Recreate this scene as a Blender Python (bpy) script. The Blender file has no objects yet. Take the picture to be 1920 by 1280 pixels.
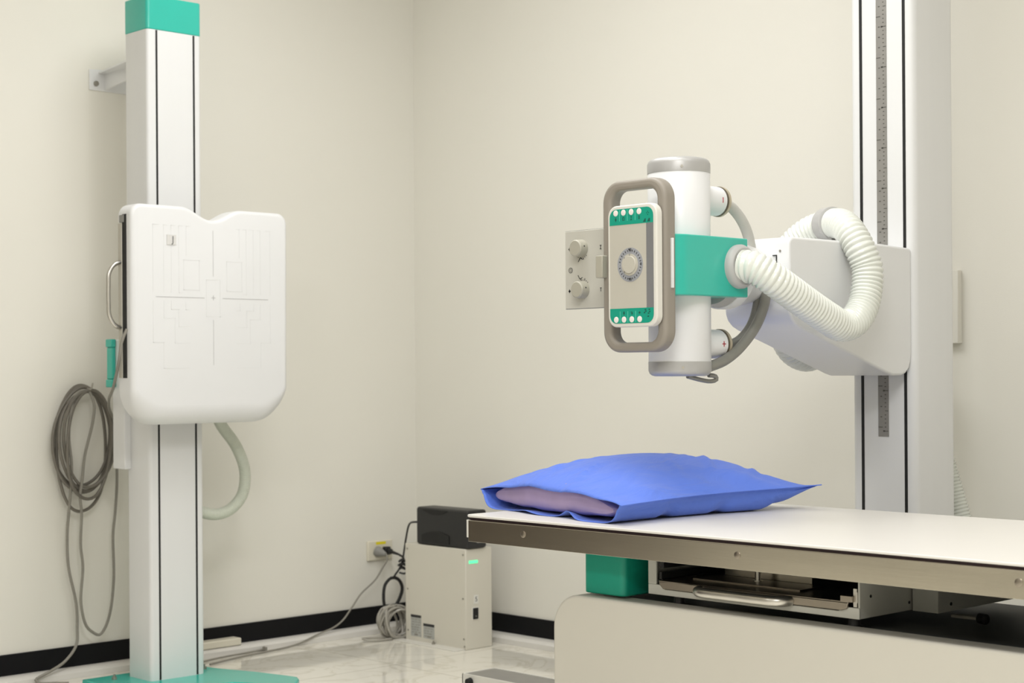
import bpy, bmesh, math, random
from mathutils import Vector, Matrix

S = bpy.context.scene
COL = S.collection
random.seed(7)

# ------------------------------------------------------------------ camera
def make_camera():
    yaw, roll = 0.810489, -0.0065476
    F = Vector((math.cos(yaw), math.sin(yaw), 0))
    R0 = Vector((math.sin(yaw), -math.cos(yaw), 0)); U0 = Vector((0, 0, 1))
    R = R0 * math.cos(roll) + U0 * math.sin(roll)
    U = U0 * math.cos(roll) - R0 * math.sin(roll)
    cd = bpy.data.cameras.new('camera')
    cd.sensor_width = 36.0
    cd.lens = 36.0 * 3096.45 / 1920.0
    cd.shift_y = 53.55 / 1920.0
    cd.clip_start = 0.05
    cd.dof.use_dof = True
    cd.dof.focus_distance = 3.6
    cd.dof.aperture_fstop = 6.3
    o = bpy.data.objects.new('camera', cd)
    m = Matrix((( R.x, U.x, -F.x, -4.003), (R.y, U.y, -F.y, -4.7344), (R.z, U.z, -F.z, 0.95), (0, 0, 0, 1)))
    o.matrix_world = m
    COL.objects.link(o)
    S.camera = o
make_camera()

# ------------------------------------------------------------------ light and exposure
S.view_settings.view_transform = 'Standard'
S.view_settings.look = 'None'
S.view_settings.gamma = 1.0
S.view_settings.exposure = 0.0
w = bpy.data.worlds.new('World'); S.world = w
w.use_nodes = True
w.node_tree.nodes['Background'].inputs['Color'].default_value = (1.0, 0.97, 0.92, 1)
w.node_tree.nodes['Background'].inputs['Strength'].default_value = 0.3

def ceiling_lamp(x, y, power, sx=0.6, sy=1.2):
    ld = bpy.data.lights.new('ceiling_lamp', 'AREA')
    ld.shape = 'RECTANGLE'; ld.size = sx; ld.size_y = sy
    ld.energy = power; ld.color = (1.0, 0.997, 0.99)
    o = bpy.data.objects.new('ceiling_lamp', ld)
    o.location = (x, y, 2.735)
    COL.objects.link(o)
for (x, y, p) in ((-1.25, -1.45, 17.5), (-1.7, -2.35, 17), (-1.3, -3.7, 4), (-3.0, -4.0, 50), (-5.0, -2.0, 10), (-5.0, -4.6, 56)):
    ceiling_lamp(x, y, p)

# ------------------------------------------------------------------ materials
def mat(name, col, rough=0.5, metal=0.0, spec=0.5, coat=0.0, noise=0.0, nscale=8.0, bump=0.0, bscale=200.0, emit=None, estr=0.0, stretch=None):
    m = bpy.data.materials.new(name); m.use_nodes = True
    nt = m.node_tree; b = nt.nodes['Principled BSDF']
    b.inputs['Base Color'].default_value = (*col, 1)
    b.inputs['Roughness'].default_value = rough
    b.inputs['Metallic'].default_value = metal
    b.inputs['Specular IOR Level'].default_value = spec
    if coat:
        b.inputs['Coat Weight'].default_value = coat; b.inputs['Coat Roughness'].default_value = 0.08
    tc = nt.nodes.new('ShaderNodeTexCoord')
    src = tc.outputs['Object']
    if stretch:
        mp = nt.nodes.new('ShaderNodeMapping'); mp.inputs['Scale'].default_value = stretch
        nt.links.new(src, mp.inputs['Vector']); src = mp.outputs['Vector']
    if noise:
        n = nt.nodes.new('ShaderNodeTexNoise'); n.inputs['Scale'].default_value = nscale; n.inputs['Detail'].default_value = 4
        nt.links.new(src, n.inputs['Vector'])
        r = nt.nodes.new('ShaderNodeValToRGB')
        r.color_ramp.elements[0].position = 0.3; r.color_ramp.elements[1].position = 0.7
        r.color_ramp.elements[0].color = (*[max(0, c * (1 - noise)) for c in col], 1)
        r.color_ramp.elements[1].color = (*[min(1, c * (1 + noise)) for c in col], 1)
        nt.links.new(n.outputs['Fac'], r.inputs['Fac']); nt.links.new(r.outputs['Color'], b.inputs['Base Color'])
    if bump:
        n2 = nt.nodes.new('ShaderNodeTexNoise'); n2.inputs['Scale'].default_value = bscale; n2.inputs['Detail'].default_value = 3
        nt.links.new(src, n2.inputs['Vector'])
        bp = nt.nodes.new('ShaderNodeBump'); bp.inputs['Strength'].default_value = bump; bp.inputs['Distance'].default_value = 0.002
        nt.links.new(n2.outputs['Fac'], bp.inputs['Height']); nt.links.new(bp.outputs['Normal'], b.inputs['Normal'])
    if emit:
        b.inputs['Emission Color'].default_value = (*emit, 1); b.inputs['Emission Strength'].default_value = estr
    return m

M = {}
M['wall'] = mat('wall_paint', (0.825, 0.805, 0.735), 0.6, spec=0.25, noise=0.012, nscale=1.2, bump=0.12, bscale=320)
M['ceiling'] = mat('ceiling_paint', (0.85, 0.83, 0.79), 0.8, spec=0.2)
M['base'] = mat('black_baseboard', (0.008, 0.008, 0.009), 0.6, spec=0.15, bump=0.1, bscale=90)
M['trunk'] = mat('white_trunking', (0.74, 0.72, 0.68), 0.4, noise=0.02, nscale=5)
M['white'] = mat('white_plastic', (0.80, 0.805, 0.81), 0.34, coat=0.15, noise=0.006, nscale=3)
M['column'] = mat('column_enamel', (0.78, 0.785, 0.785), 0.38, noise=0.01, nscale=3, stretch=(6, 6, 0.3))
M['green'] = mat('green_enamel', (0.032, 0.49, 0.39), 0.28, coat=0.3, noise=0.02, nscale=5)
M['green_print'] = mat('green_print', (0.006, 0.33, 0.225), 0.4, noise=0.01, nscale=50)
M['black'] = mat('black_slot', (0.006, 0.006, 0.006), 0.6, noise=0.1, nscale=20)
M['black_plastic'] = mat('black_plastic', (0.014, 0.014, 0.015), 0.42, bump=0.2, bscale=500)
M['taupe'] = mat('taupe_grip', (0.295, 0.265, 0.225), 0.5, bump=0.15, bscale=900)
M['silver'] = mat('silver_paint', (0.46, 0.455, 0.445), 0.38, metal=0.25, bump=0.05, bscale=900)
M['panel'] = mat('panel_beige', (0.53, 0.505, 0.435), 0.45, noise=0.01, nscale=20)
M['panel_rim'] = mat('panel_rim', (0.74, 0.72, 0.66), 0.4, noise=0.01, nscale=20)
M['lcd'] = mat('grey_display', (0.215, 0.215, 0.22), 0.2, noise=0.02, nscale=10)
M['dial'] = mat('dial_grey', (0.33, 0.34, 0.37), 0.4, noise=0.08, nscale=300)
M['knob'] = mat('knob_beige', (0.42, 0.40, 0.33), 0.45, noise=0.01, nscale=40)
M['coll'] = mat('collimator_plate', (0.56, 0.545, 0.485), 0.42, noise=0.01, nscale=20)
M['btn'] = mat('button_white', (0.86, 0.80, 0.77), 0.35, noise=0.02, nscale=400)
M['print'] = mat('print_dark', (0.03, 0.03, 0.03), 0.6, noise=0.1, nscale=300)
M['print_green'] = mat('print_dark_green', (0.006, 0.10, 0.07), 0.6, noise=0.1, nscale=300)
M['print_line'] = mat('print_light_green', (0.12, 0.6, 0.45), 0.5, noise=0.02, nscale=300)
M['red'] = mat('print_red', (0.45, 0.05, 0.07), 0.5, noise=0.05, nscale=300)
M['mark'] = mat('mark_faint', (0.765, 0.77, 0.77), 0.5, noise=0.01, nscale=100)
M['mark_dark'] = mat('mark_grey', (0.52, 0.52, 0.52), 0.5, noise=0.01, nscale=100)
M['letter'] = mat('letter_grey', (0.16, 0.16, 0.16), 0.5, noise=0.02, nscale=100)
M['chip'] = mat('marker_chip', (0.70, 0.69, 0.67), 0.3, noise=0.02, nscale=100)
M['steel'] = mat('brushed_steel', (0.56, 0.52, 0.44), 0.24, metal=1.0, noise=0.10, nscale=6, bump=0.03, bscale=60, stretch=(1, 0.25, 3))
M['steel_handle'] = mat('satin_steel', (0.62, 0.60, 0.56), 0.3, metal=1.0, noise=0.03, nscale=30)
M['tray_steel'] = mat('tray_steel', (0.36, 0.32, 0.27), 0.32, metal=1.0, noise=0.05, nscale=14)
M['top'] = mat('table_laminate', (0.76, 0.735, 0.69), 0.34, noise=0.01, nscale=4)
M['top_edge'] = mat('table_core', (0.035, 0.016, 0.022), 0.5, noise=0.1, nscale=20)
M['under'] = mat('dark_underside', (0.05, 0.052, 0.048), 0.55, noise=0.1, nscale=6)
M['table_base'] = mat('beige_enamel', (0.60, 0.575, 0.505), 0.42, noise=0.01, nscale=2)
M['box'] = mat('tray_box_enamel', (0.58, 0.575, 0.52), 0.4, noise=0.01, nscale=5)
M['cabinet'] = mat('cabinet_enamel', (0.68, 0.65, 0.565), 0.45, noise=0.01, nscale=5)
M['hose'] = mat('ribbed_hose', (0.78, 0.80, 0.745), 0.22, coat=0.4, noise=0.02, nscale=30)
M['hose_dull'] = mat('ribbed_hose_grey', (0.60, 0.63, 0.54), 0.4, noise=0.02, nscale=30)
M['cuff'] = mat('grey_cuff', (0.47, 0.465, 0.455), 0.42, noise=0.01, nscale=30)
M['cable_light'] = mat('cable_light_grey', (0.52, 0.515, 0.48), 0.3, coat=0.2, noise=0.03, nscale=40)
M['cable_grey'] = mat('cable_mid_grey', (0.23, 0.225, 0.20), 0.35, coat=0.2, noise=0.04, nscale=40)
M['cable_dark'] = mat('cable_taupe', (0.165, 0.15, 0.125), 0.45, noise=0.05, nscale=40)
M['cord'] = mat('cord_grey', (0.27, 0.255, 0.22), 0.5, noise=0.05, nscale=40)
M['cord_clear'] = mat('cord_pale', (0.38, 0.36, 0.315), 0.3, noise=0.05, nscale=40)
M['brass'] = mat('tan_ring', (0.50, 0.44, 0.33), 0.35, metal=0.2, noise=0.03, nscale=40)
M['dark_ring'] = mat('brown_ring', (0.11, 0.09, 0.06), 0.4, noise=0.05, nscale=40)
M['tape'] = mat('scale_grey', (0.285, 0.275, 0.255), 0.45, metal=0.2, noise=0.05, nscale=30)
M['tick'] = mat('scale_print', (0.09, 0.085, 0.075), 0.5, noise=0.1, nscale=300)
M['socket'] = mat('socket_plate', (0.76, 0.72, 0.60), 0.35, noise=0.01, nscale=30)
M['yellow'] = mat('yellow_label', (0.85, 0.72, 0.01), 0.5, noise=0.03, nscale=80)
M['plug_grey'] = mat('plug_grey', (0.27, 0.265, 0.25), 0.5, noise=0.03, nscale=80)
M['sticker'] = mat('white_sticker', (0.76, 0.75, 0.70), 0.5, noise=0.01, nscale=80)
M['spec_label'] = mat('rating_label', (0.44, 0.45, 0.425), 0.5, noise=0.10, nscale=90)
M['led'] = mat('green_led', (0.1, 0.8, 0.35), 0.3, emit=(0.12, 1.0, 0.42), estr=0.95)
M['screw'] = mat('screw_grey', (0.33, 0.31, 0.27), 0.4, metal=0.5, noise=0.05, nscale=80)
M['inner_pillow'] = mat('inner_pillow', (0.43, 0.33, 0.53), 0.6, noise=0.08, nscale=14, bump=0.4, bscale=40)
M['reflected_panel'] = mat('dark_reflected_panel', (0.06, 0.042, 0.03), 0.5, noise=0.3, nscale=4, stretch=(6, 6, 0.5))  # for the added dark panel that the steel rail mirrors

def pillow_mat():
    m = mat('blue_cotton', (0.115, 0.215, 0.75), 0.75, spec=0.25, noise=0.04, nscale=5)
    nt = m.node_tree; b = nt.nodes['Principled BSDF']
    b.inputs['Sheen Weight'].default_value = 0.15
    tc = nt.nodes['Texture Coordinate']
    n = nt.nodes.new('ShaderNodeTexNoise'); n.inputs['Scale'].default_value = 9; n.inputs['Detail'].default_value = 4; n.inputs['Distortion'].default_value = 1.2
    mp = nt.nodes.new('ShaderNodeMapping'); mp.inputs['Scale'].default_value = (0.7, 1.4, 1.0)
    nt.links.new(tc.outputs['Object'], mp.inputs['Vector']); nt.links.new(mp.outputs['Vector'], n.inputs['Vector'])
    bp = nt.nodes.new('ShaderNodeBump'); bp.inputs['Strength'].default_value = 0.55; bp.inputs['Distance'].default_value = 0.018
    nt.links.new(n.outputs['Fac'], bp.inputs['Height']); nt.links.new(bp.outputs['Normal'], b.inputs['Normal'])
    return m
M['blue'] = pillow_mat()

def floor_mat():
    m = mat('floor_tile', (0.70, 0.66, 0.56), 0.07, spec=0.6)
    nt = m.node_tree; b = nt.nodes['Principled BSDF']
    tc = nt.nodes['Texture Coordinate']
    n = nt.nodes.new('ShaderNodeTexNoise'); n.inputs['Scale'].default_value = 3.2; n.inputs['Detail'].default_value = 6; n.inputs['Distortion'].default_value = 2.2
    nt.links.new(tc.outputs['Object'], n.inputs['Vector'])
    r = nt.nodes.new('ShaderNodeValToRGB')
    e = r.color_ramp.elements
    e[0].position = 0.46; e[0].color = (0.86, 0.83, 0.745, 1)
    e[1].position = 0.54; e[1].color = (0.87, 0.84, 0.755, 1)
    x = e.new(0.5); x.color = (0.75, 0.71, 0.61, 1)
    nt.links.new(n.outputs['Fac'], r.inputs['Fac'])
    # tile joints
    br = nt.nodes.new('ShaderNodeTexBrick'); br.offset = 0.0; br.inputs['Scale'].default_value = 1.0
    br.inputs['Brick Width'].default_value = 0.6; br.inputs['Row Height'].default_value = 0.6; br.inputs['Mortar Size'].default_value = 0.002
    nt.links.new(tc.outputs['Object'], br.inputs['Vector'])
    mx = nt.nodes.new('ShaderNodeMix'); mx.data_type = 'RGBA'
    nt.links.new(br.outputs['Fac'], mx.inputs['Factor'])
    nt.links.new(r.outputs['Color'], mx.inputs['A']); mx.inputs['B'].default_value = (0.55, 0.51, 0.43, 1)
    nt.links.new(mx.outputs['Result'], b.inputs['Base Color'])
    return m
M['floor'] = floor_mat()

# ------------------------------------------------------------------ mesh helpers
def link(name, bm, material, parent=None, smooth=True, bevel=0.0, seg=2, label=None, solid=0.0, subsurf=0):
    bmesh.ops.recalc_face_normals(bm, faces=bm.faces[:])
    me = bpy.data.meshes.new(name); bm.to_mesh(me); bm.free()
    o = bpy.data.objects.new(name, me); COL.objects.link(o)
    me.materials.append(material)
    if smooth:
        for p in me.polygons: p.use_smooth = True
        me.set_sharp_from_angle(angle=math.radians(38))
    if solid:
        md = o.modifiers.new('solid', 'SOLIDIFY'); md.thickness = solid; md.offset = 0
    if bevel:
        md = o.modifiers.new('bevel', 'BEVEL'); md.width = bevel; md.segments = seg; md.limit_method = 'ANGLE'; md.angle_limit = math.radians(40)
        md.harden_normals = False
    if subsurf:
        md = o.modifiers.new('sub', 'SUBSURF'); md.levels = subsurf; md.render_levels = subsurf
    if parent: o.parent = parent
    if label: o['label'] = label
    return o

def box(bm, x0, x1, y0, y1, z0, z1):
    v = [bm.verts.new(p) for p in ((x0, y0, z0), (x1, y0, z0), (x1, y1, z0), (x0, y1, z0), (x0, y0, z1), (x1, y0, z1), (x1, y1, z1), (x0, y1, z1))]
    for f in ((0, 3, 2, 1), (4, 5, 6, 7), (0, 1, 5, 4), (1, 2, 6, 5), (2, 3, 7, 6), (3, 0, 4, 7)):
        bm.faces.new([v[i] for i in f])
    return bm

def B(name, material, dims, parent=None, bevel=0.0, seg=2, label=None):
    bm = bmesh.new(); box(bm, *dims)
    return link(name, bm, material, parent, bevel=bevel, seg=seg, label=label)

def prism(bm, pts, axis, a, b):
    """extrude a closed 2-D outline along an axis; pts are the two other coordinates in order."""
    def P(p, t):
        if axis == 'x': return (t, p[0], p[1])
        if axis == 'y': return (p[0], t, p[1])
        return (p[0], p[1], t)
    va = [bm.verts.new(P(p, a)) for p in pts]; vb = [bm.verts.new(P(p, b)) for p in pts]
    n = len(pts)
    bm.faces.new(va); bm.faces.new(vb[::-1])
    for i in range(n):
        bm.faces.new((va[i], va[(i + 1) % n], vb[(i + 1) % n], vb[i]))
    return bm

def rrect(x0, x1, y0, y1, r, seg=6, rs=None):
    """rounded rectangle outline; rs = radii for (x1y1, x0y1, x0y0, x1y0)"""
    rs = rs or (r, r, r, r)
    out = []
    for (cx, cy, a0, rr) in ((x1, y1, 0, rs[0]), (x0, y1, 90, rs[1]), (x0, y0, 180, rs[2]), (x1, y0, 270, rs[3])):
        sx = -1 if cx == x1 else 1; sy = -1 if cy == y1 else 1
        if rr <= 1e-6:
            out.append((cx, cy)); continue
        for i in range(seg + 1):
            a = math.radians(a0 + 90 * i / seg)
            out.append((cx + sx * rr + rr * math.cos(a), cy + sy * rr + rr * math.sin(a)))
    return out

def lathe(bm, prof, origin, axis, seg=40):
    """prof: list of (distance along axis, radius)"""
    ax = Vector(axis).normalized()
    u = ax.orthogonal().normalized(); v = ax.cross(u)
    o = Vector(origin); rings = []
    for (t, r) in prof:
        if r < 1e-6:
            rings.append([bm.verts.new(o + ax * t)])
        else:
            rings.append([bm.verts.new(o + ax * t + (u * math.cos(2 * math.pi * k / seg) + v * math.sin(2 * math.pi * k / seg)) * r) for k in range(seg)])
    for a, b in zip(rings[:-1], rings[1:]):
        if len(a) == 1 and len(b) == 1: continue
        for k in range(seg):
            k2 = (k + 1) % seg
            if len(a) == 1: bm.faces.new((a[0], b[k], b[k2]))
            elif len(b) == 1: bm.faces.new((a[k], a[k2], b[0]))
            else: bm.faces.new((a[k], a[k2], b[k2], b[k]))
    for r_ in (rings[0], rings[-1]):
        if len(r_) > 1: bm.faces.new(r_)
    return bm

def LATHE(name, material, prof, origin, axis, parent=None, seg=40, label=None):
    return link(name, lathe(bmesh.new(), prof, origin, axis, seg), material, parent, label=label)

def spline(pts, step, closed=False):
    P = [Vector(p) for p in pts]; n = len(P); out = []
    rng = range(n if closed else n - 1)
    for i in rng:
        p1, p2 = P[i], P[(i + 1) % n]
        p0 = P[i - 1] if (i > 0 or closed) else p1 * 2 - p2
        p3 = P[(i + 2) % n] if (i + 2 < n or closed) else p2 * 2 - p1
        t0 = 0.0; t1 = t0 + max(1e-4, (p1 - p0).length) ** 0.5; t2 = t1 + max(1e-4, (p2 - p1).length) ** 0.5; t3 = t2 + max(1e-4, (p3 - p2).length) ** 0.5
        k = max(2, int(math.ceil((p2 - p1).length / step)))
        for j in range(k):
            t = t1 + (t2 - t1) * j / k
            A1 = p0 * ((t1 - t) / (t1 - t0)) + p1 * ((t - t0) / (t1 - t0))
            A2 = p1 * ((t2 - t) / (t2 - t1)) + p2 * ((t - t1) / (t2 - t1))
            A3 = p2 * ((t3 - t) / (t3 - t2)) + p3 * ((t - t2) / (t3 - t2))
            B1 = A1 * ((t2 - t) / (t2 - t0)) + A2 * ((t - t0) / (t2 - t0))
            B2 = A2 * ((t3 - t) / (t3 - t1)) + A3 * ((t - t1) / (t3 - t1))
            out.append(B1 * ((t2 - t) / (t2 - t1)) + B2 * ((t - t1) / (t2 - t1)))
    if not closed: out.append(P[-1])
    return out

def resample(path, n):
    L = [0.0]
    for a, b in zip(path[:-1], path[1:]): L.append(L[-1] + (b - a).length)
    out = []; j = 0
    for i in range(n + 1):
        s = L[-1] * i / n
        while j < len(L) - 2 and L[j + 1] < s: j += 1
        f = (s - L[j]) / max(1e-9, L[j + 1] - L[j])
        out.append(path[j].lerp(path[j + 1], min(1, max(0, f))))
    return out, L[-1]

def sweep(bm, path, radii, seg=10, closed=False, cap=True, flat=None):
    n = len(path); rings = []; up = None
    for i, p in enumerate(path):
        a = path[i - 1] if (i > 0 or closed) else path[i]
        b = path[(i + 1) % n] if (i < n - 1 or closed) else path[i]
        t = (b - a).normalized()
        if up is None: up = t.orthogonal().normalized()
        up = (up - t * up.dot(t)).normalized()
        v = t.cross(up); r = radii[i] if isinstance(radii, list) else radii
        rings.append([bm.verts.new(p + (up * math.cos(2 * math.pi * k / seg) + v * math.sin(2 * math.pi * k / seg)) * r) for k in range(seg)])
    m = n if closed else n - 1
    for i in range(m):
        A = rings[i]; Bq = rings[(i + 1) % n]
        off = 0
        if closed and i == n - 1:
            d = [(A[0].co - q.co).length for q in Bq]; off = d.index(min(d))
        for k in range(seg):
            bm.faces.new((A[k], A[(k + 1) % seg], Bq[(k + 1 + off) % seg], Bq[(k + off) % seg]))
    if cap and not closed:
        bm.faces.new(rings[0][::-1]); bm.faces.new(rings[-1])
    return bm

def TUBE(name, material, pts, r, parent=None, step=0.012, seg=10, closed=False, label=None):
    return link(name, sweep(bmesh.new(), spline(pts, step, closed), r, seg, closed), material, parent, label=label)

def HOSE(name, material, pts, r, pitch=0.0085, depth=0.1, parent=None, seg=28, label=None):
    path = spline(pts, 0.004)
    _, L = resample(path, 4)
    n = int(L / pitch) * 6
    path, L = resample(path, n)
    rad = [r * (1 - depth * (0.5 - 0.5 * math.cos(2 * math.pi * i / 6)) ** 1.6) for i in range(n + 1)]
    bm = sweep(bmesh.new(), path, rad, seg)
    o = link(name, bm, material, parent, label=label)
    for p in o.data.polygons: p.use_smooth = True
    return o

def split(name, bm, material, parent, gap, label=None):
    """one object for each separate mark; pieces nearer than gap belong together"""
    left = set(bm.verts); isl = []
    while left:
        st = [left.pop()]; cur = [st[0]]
        while st:
            v = st.pop()
            for e in v.link_edges:
                q = e.other_vert(v)
                if q in left: left.discard(q); st.append(q); cur.append(q)
        isl.append(cur)
    cl = []
    for i in isl:
        c = sum((v.co for v in i), Vector()) / len(i)
        hit = [k for k in cl if any((c - d).length < gap for d in k[0])]
        m = ([c], list(i))
        for k in hit: m[0].extend(k[0]); m[1].extend(k[1]); cl.remove(k)
        cl.append(m)
    out = []
    for _, vs in cl:
        nb = bmesh.new(); mp = {v: nb.verts.new(v.co) for v in vs}
        fs = {f for v in vs for f in v.link_faces}
        for f in fs: nb.faces.new([mp[v] for v in f.verts])
        out.append(link(name, nb, material, parent, smooth=False, label=label))
    bm.free()
    return out

def group_of(name, label, cat, loc=(0, 0, 0), group=None):
    o = bpy.data.objects.new(name, None); COL.objects.link(o)
    o.location = loc; o.empty_display_size = 0.1
    o['label'] = label; o['category'] = cat
    if group: o['group'] = group
    o['_loc'] = 0
    del o['_loc']
    return o

def keep(parent):
    """children were built in world coordinates: undo the parent's offset"""
    inv = Matrix.Translation(-parent.location)
    for c in parent.children: c.matrix_parent_inverse = inv

def tag(o, label, cat, group=None):
    o['label'] = label; o['category'] = cat
    if group: o['group'] = group
    return o

def struct(o):
    o['kind'] = 'structure'; return o

def text_bm(bm, s, size, place, extrude=0.0004):
    """letters as mesh; place(u, v, w) maps text coordinates to the world"""
    cu = bpy.data.curves.new('t', 'FONT'); cu.body = s; cu.size = size; cu.align_x = 'CENTER'; cu.align_y = 'CENTER'; cu.extrude = extrude
    to = bpy.data.objects.new('t', cu); COL.objects.link(to)
    dg = bpy.context.evaluated_depsgraph_get()
    me = bpy.data.meshes.new_from_object(to.evaluated_get(dg))
    off = len(bm.verts)
    vs = [bm.verts.new(place(v.co.x, v.co.y, v.co.z + extrude)) for v in me.vertices]
    for p in me.polygons:
        try: bm.faces.new([vs[i] for i in p.vertices])
        except ValueError: pass
    bpy.data.objects.remove(to); bpy.data.curves.remove(cu); bpy.data.meshes.remove(me)
    return bm

# ------------------------------------------------------------------ room
RX, RY, RZ = -7.5, -7.5, 2.76
struct(B('floor', M['floor'], (RX, 0, RY, 0, -0.1, 0)))
struct(B('wall_left', M['wall'], (RX, 0.12, 0, 0.12, -0.1, RZ)))
struct(B('wall_right', M['wall'], (0, 0.12, RY, 0, -0.1, RZ)))
struct(B('wall_back', M['wall'], (RX, 0.12, RY - 0.12, RY, -0.1, RZ)))
struct(B('wall_front', M['wall'], (RX - 0.12, RX, RY - 0.12, 0.12, -0.1, RZ)))
struct(B('ceiling', M['ceiling'], (RX, 0, RY, 0, RZ, RZ + 0.1)))
struct(B('baseboard_left', M['base'], (-2.6, 0, -0.008, 0, 0.0, 0.0895), bevel=0.0015))
struct(B('baseboard_right', M['base'], (-0.008, 0, -4.6, -0.008, 0.0, 0.0895), bevel=0.0015))
# shallow cable trunking along the foot of both walls
def trunking(name, dims, axis):
    bm = bmesh.new(); x0, x1, y0, y1, z0, z1 = dims
    if axis == 'x':
        prism(bm, [(y0, z0), (y1, z0), (y1, z1), (y0 + 0.012, z1), (y0, z1 - 0.008)], 'x', x0, x1)
        box(bm, x0, x1, y0 + 0.028, y0 + 0.031, z1, z1 + 0.001)
    else:
        prism(bm, [(x0, z0), (x1, z0), (x1, z1), (x0 + 0.012, z1), (x0, z1 - 0.008)], 'y', y0, y1)
        box(bm, x0 + 0.028, x0 + 0.031, y0, y1, z1, z1 + 0.001)
    return struct(link(name, bm, M['trunk'], bevel=0.001))
trunking('trim_1', (-2.6, -0.008, -0.07, -0.008, 0.0, 0.0255), 'x')
trunking('trim_2', (-0.074, -0.008, -4.6, -0.08, 0.0, 0.0255), 'y')
# added dark panel on the left wall, unseen, for the steel rail to reflect
d1 = struct(B('added_dark_panel', M['reflected_panel'], (-4.7, -2.15, -0.02, 0, 0.0, 2.1), bevel=0.004))

# ------------------------------------------------------------------ chest stand
def chest_stand():
    t = group_of('chest_xray_stand', 'white chest radiography stand with green cap and notched detector panel by the left wall', 'x-ray stand', (-1.275, -0.316, 0))
    x0, x1, yf, yb = -1.370, -1.180, -0.382, -0.250
    bm = bmesh.new()
    prism(bm, rrect(x0, x1, yf, yb, 0.012), 'z', 0.02, 1.985)
    link('column', bm, M['column'], t)
    bm = bmesh.new(); prism(bm, rrect(x0 - 0.001, x1 + 0.001, yf - 0.001, yb + 0.001, 0.012), 'z', 1.985, 2.087)
    link('top_cap', bm, M['green'], t, bevel=0.003, label='green cap')
    for x in (-1.338, -1.2072):
        B('guide_slot', M['black'], (x - 0.0032, x + 0.0032, yf - 0.0008, yf + 0.004, 0.021, 1.984), t, label='black vertical slot')
    # foot plate: a green plate with a rounded toe reaching forward right
    bm = bmesh.new()
    out = [(-1.50, -0.20), (-1.50, -0.29), (-1.395, -0.43), (-1.33, -0.52), (-1.27, -0.545), (-1.20, -0.565), (-1.16, -0.63), (-1.135, -0.70), (-1.115, -0.722), (-1.08, -0.715),
           (-1.03, -0.665), (-1.012, -0.63), (-1.02, -0.59), (-1.05, -0.47), (-1.10, -0.33), (-1.12, -0.24), (-1.14, -0.20)]
    prism(bm, out, 'z', 0.0, 0.02)
    link('foot_plate', bm, M['green'], t, bevel=0.004, label='green foot plate')
    for (x, y) in ((-1.140, -0.315), (-1.43, -0.27)):
        bm = bmesh.new(); lathe(bm, [(0, 0.008), (0.008, 0.008), (0.008, 0.004), (0.016, 0.004), (0.016, 0)], (x, y, 0.02), (0, 0, 1), 12)
        link('anchor_bolt', bm, M['screw'], t)
    # wall bracket
    bm = bmesh.new()
    prism(bm, [(-1.352, 1.851), (-1.19, 1.849), (-1.19, 1.918), (-1.318, 1.918), (-1.352, 1.916)], 'y', -0.006, 0.0)
    prism(bm, [(-1.32, -0.004), (-1.20, -0.004), (-1.20, -0.25), (-1.36, -0.25)], 'z', 1.905, 1.911)
    prism(bm, [(-0.005, 1.906), (-0.24, 1.906), (-0.24, 1.88), (-0.005, 1.855)], 'x', -1.298, -1.292)
    link('wall_bracket', bm, M['white'], t, bevel=0.001)
    LATHE('bracket_screw', M['screw'], [(0, 0.0085), (0.005, 0.0085), (0.006, 0.005), (0.006, 0)], (-1.33, -0.006, 1.872), (0, -1, 0), t, 16)
    # carriage at the back of the column, cable cover down to 0.66
    bm = bmesh.new(); prism(bm, [(x0 - 0.022, -0.275), (x0 + 0.001, -0.275), (x0 + 0.001, -0.249), (x1 + 0.022, -0.249), (x1 + 0.022, -0.205), (x0 - 0.022, -0.205)], 'z', 0.655, 1.052)
    box(bm, x0 + 0.02, x1 - 0.02, -0.49, -0.383, 0.95, 1.30)
    link('carriage', bm, M['white'], t, bevel=0.003)
    bm = bmesh.new()
    box(bm, -1.405, -1.392, -0.226, -0.193, 0.930, 1.028); box(bm, -1.408, -1.392, -0.228, -0.191, 0.905, 0.930); box(bm, -1.408, -1.392, -0.228, -0.191, 1.028, 1.053)
    link('brake_grip', bm, M['green'], t, bevel=0.003, label='green grip on the side of the carriage')

    # detector housing
    L, R, TOP, BOT = -1.534, -0.986, 1.437, 0.797
    cx = -1.258
    out = []
    def arc(cx_, cz_, r, a0, a1, n):
        for i in range(n + 1):
            a = math.radians(a0 + (a1 - a0) * i / n); out.append((cx_ + r * math.cos(a), cz_ + r * math.sin(a)))
    arc(R - 0.035, TOP - 0.035, 0.035, 0, 90, 8)
    for i in range(1, 40):                                      # chin notch
        x = (R - 0.035) + ((L + 0.035) - (R - 0.035)) * i / 40
        d = abs(x - cx) / 0.105
        dz = 0.036 * (0.5 + 0.5 * math.cos(math.pi * min(1, d))) if d < 1 else 0
        out.append((x, TOP - dz))
    arc(L + 0.035, TOP - 0.035, 0.035, 90, 180, 8)
    arc(L + 0.105, BOT + 0.105, 0.105, 180, 270, 12)
    arc(R - 0.105, BOT + 0.105, 0.105, 270, 360, 12)
    P = [Vector(p) for p in out]; n = len(P)
    nor = []
    for i in range(n):
        tg = (P[(i + 1) % n] - P[i - 1]).normalized(); nor.append(Vector((-tg.y, tg.x)))
    bm = bmesh.new(); rings = []
    yfront, yback = -0.56, -0.487
    prof = [(1.0, 0.0)] + [(1 - math.sin(math.radians(a)), 1 - math.cos(math.radians(a))) for a in (15, 30, 45, 60, 75, 90)]
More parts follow.
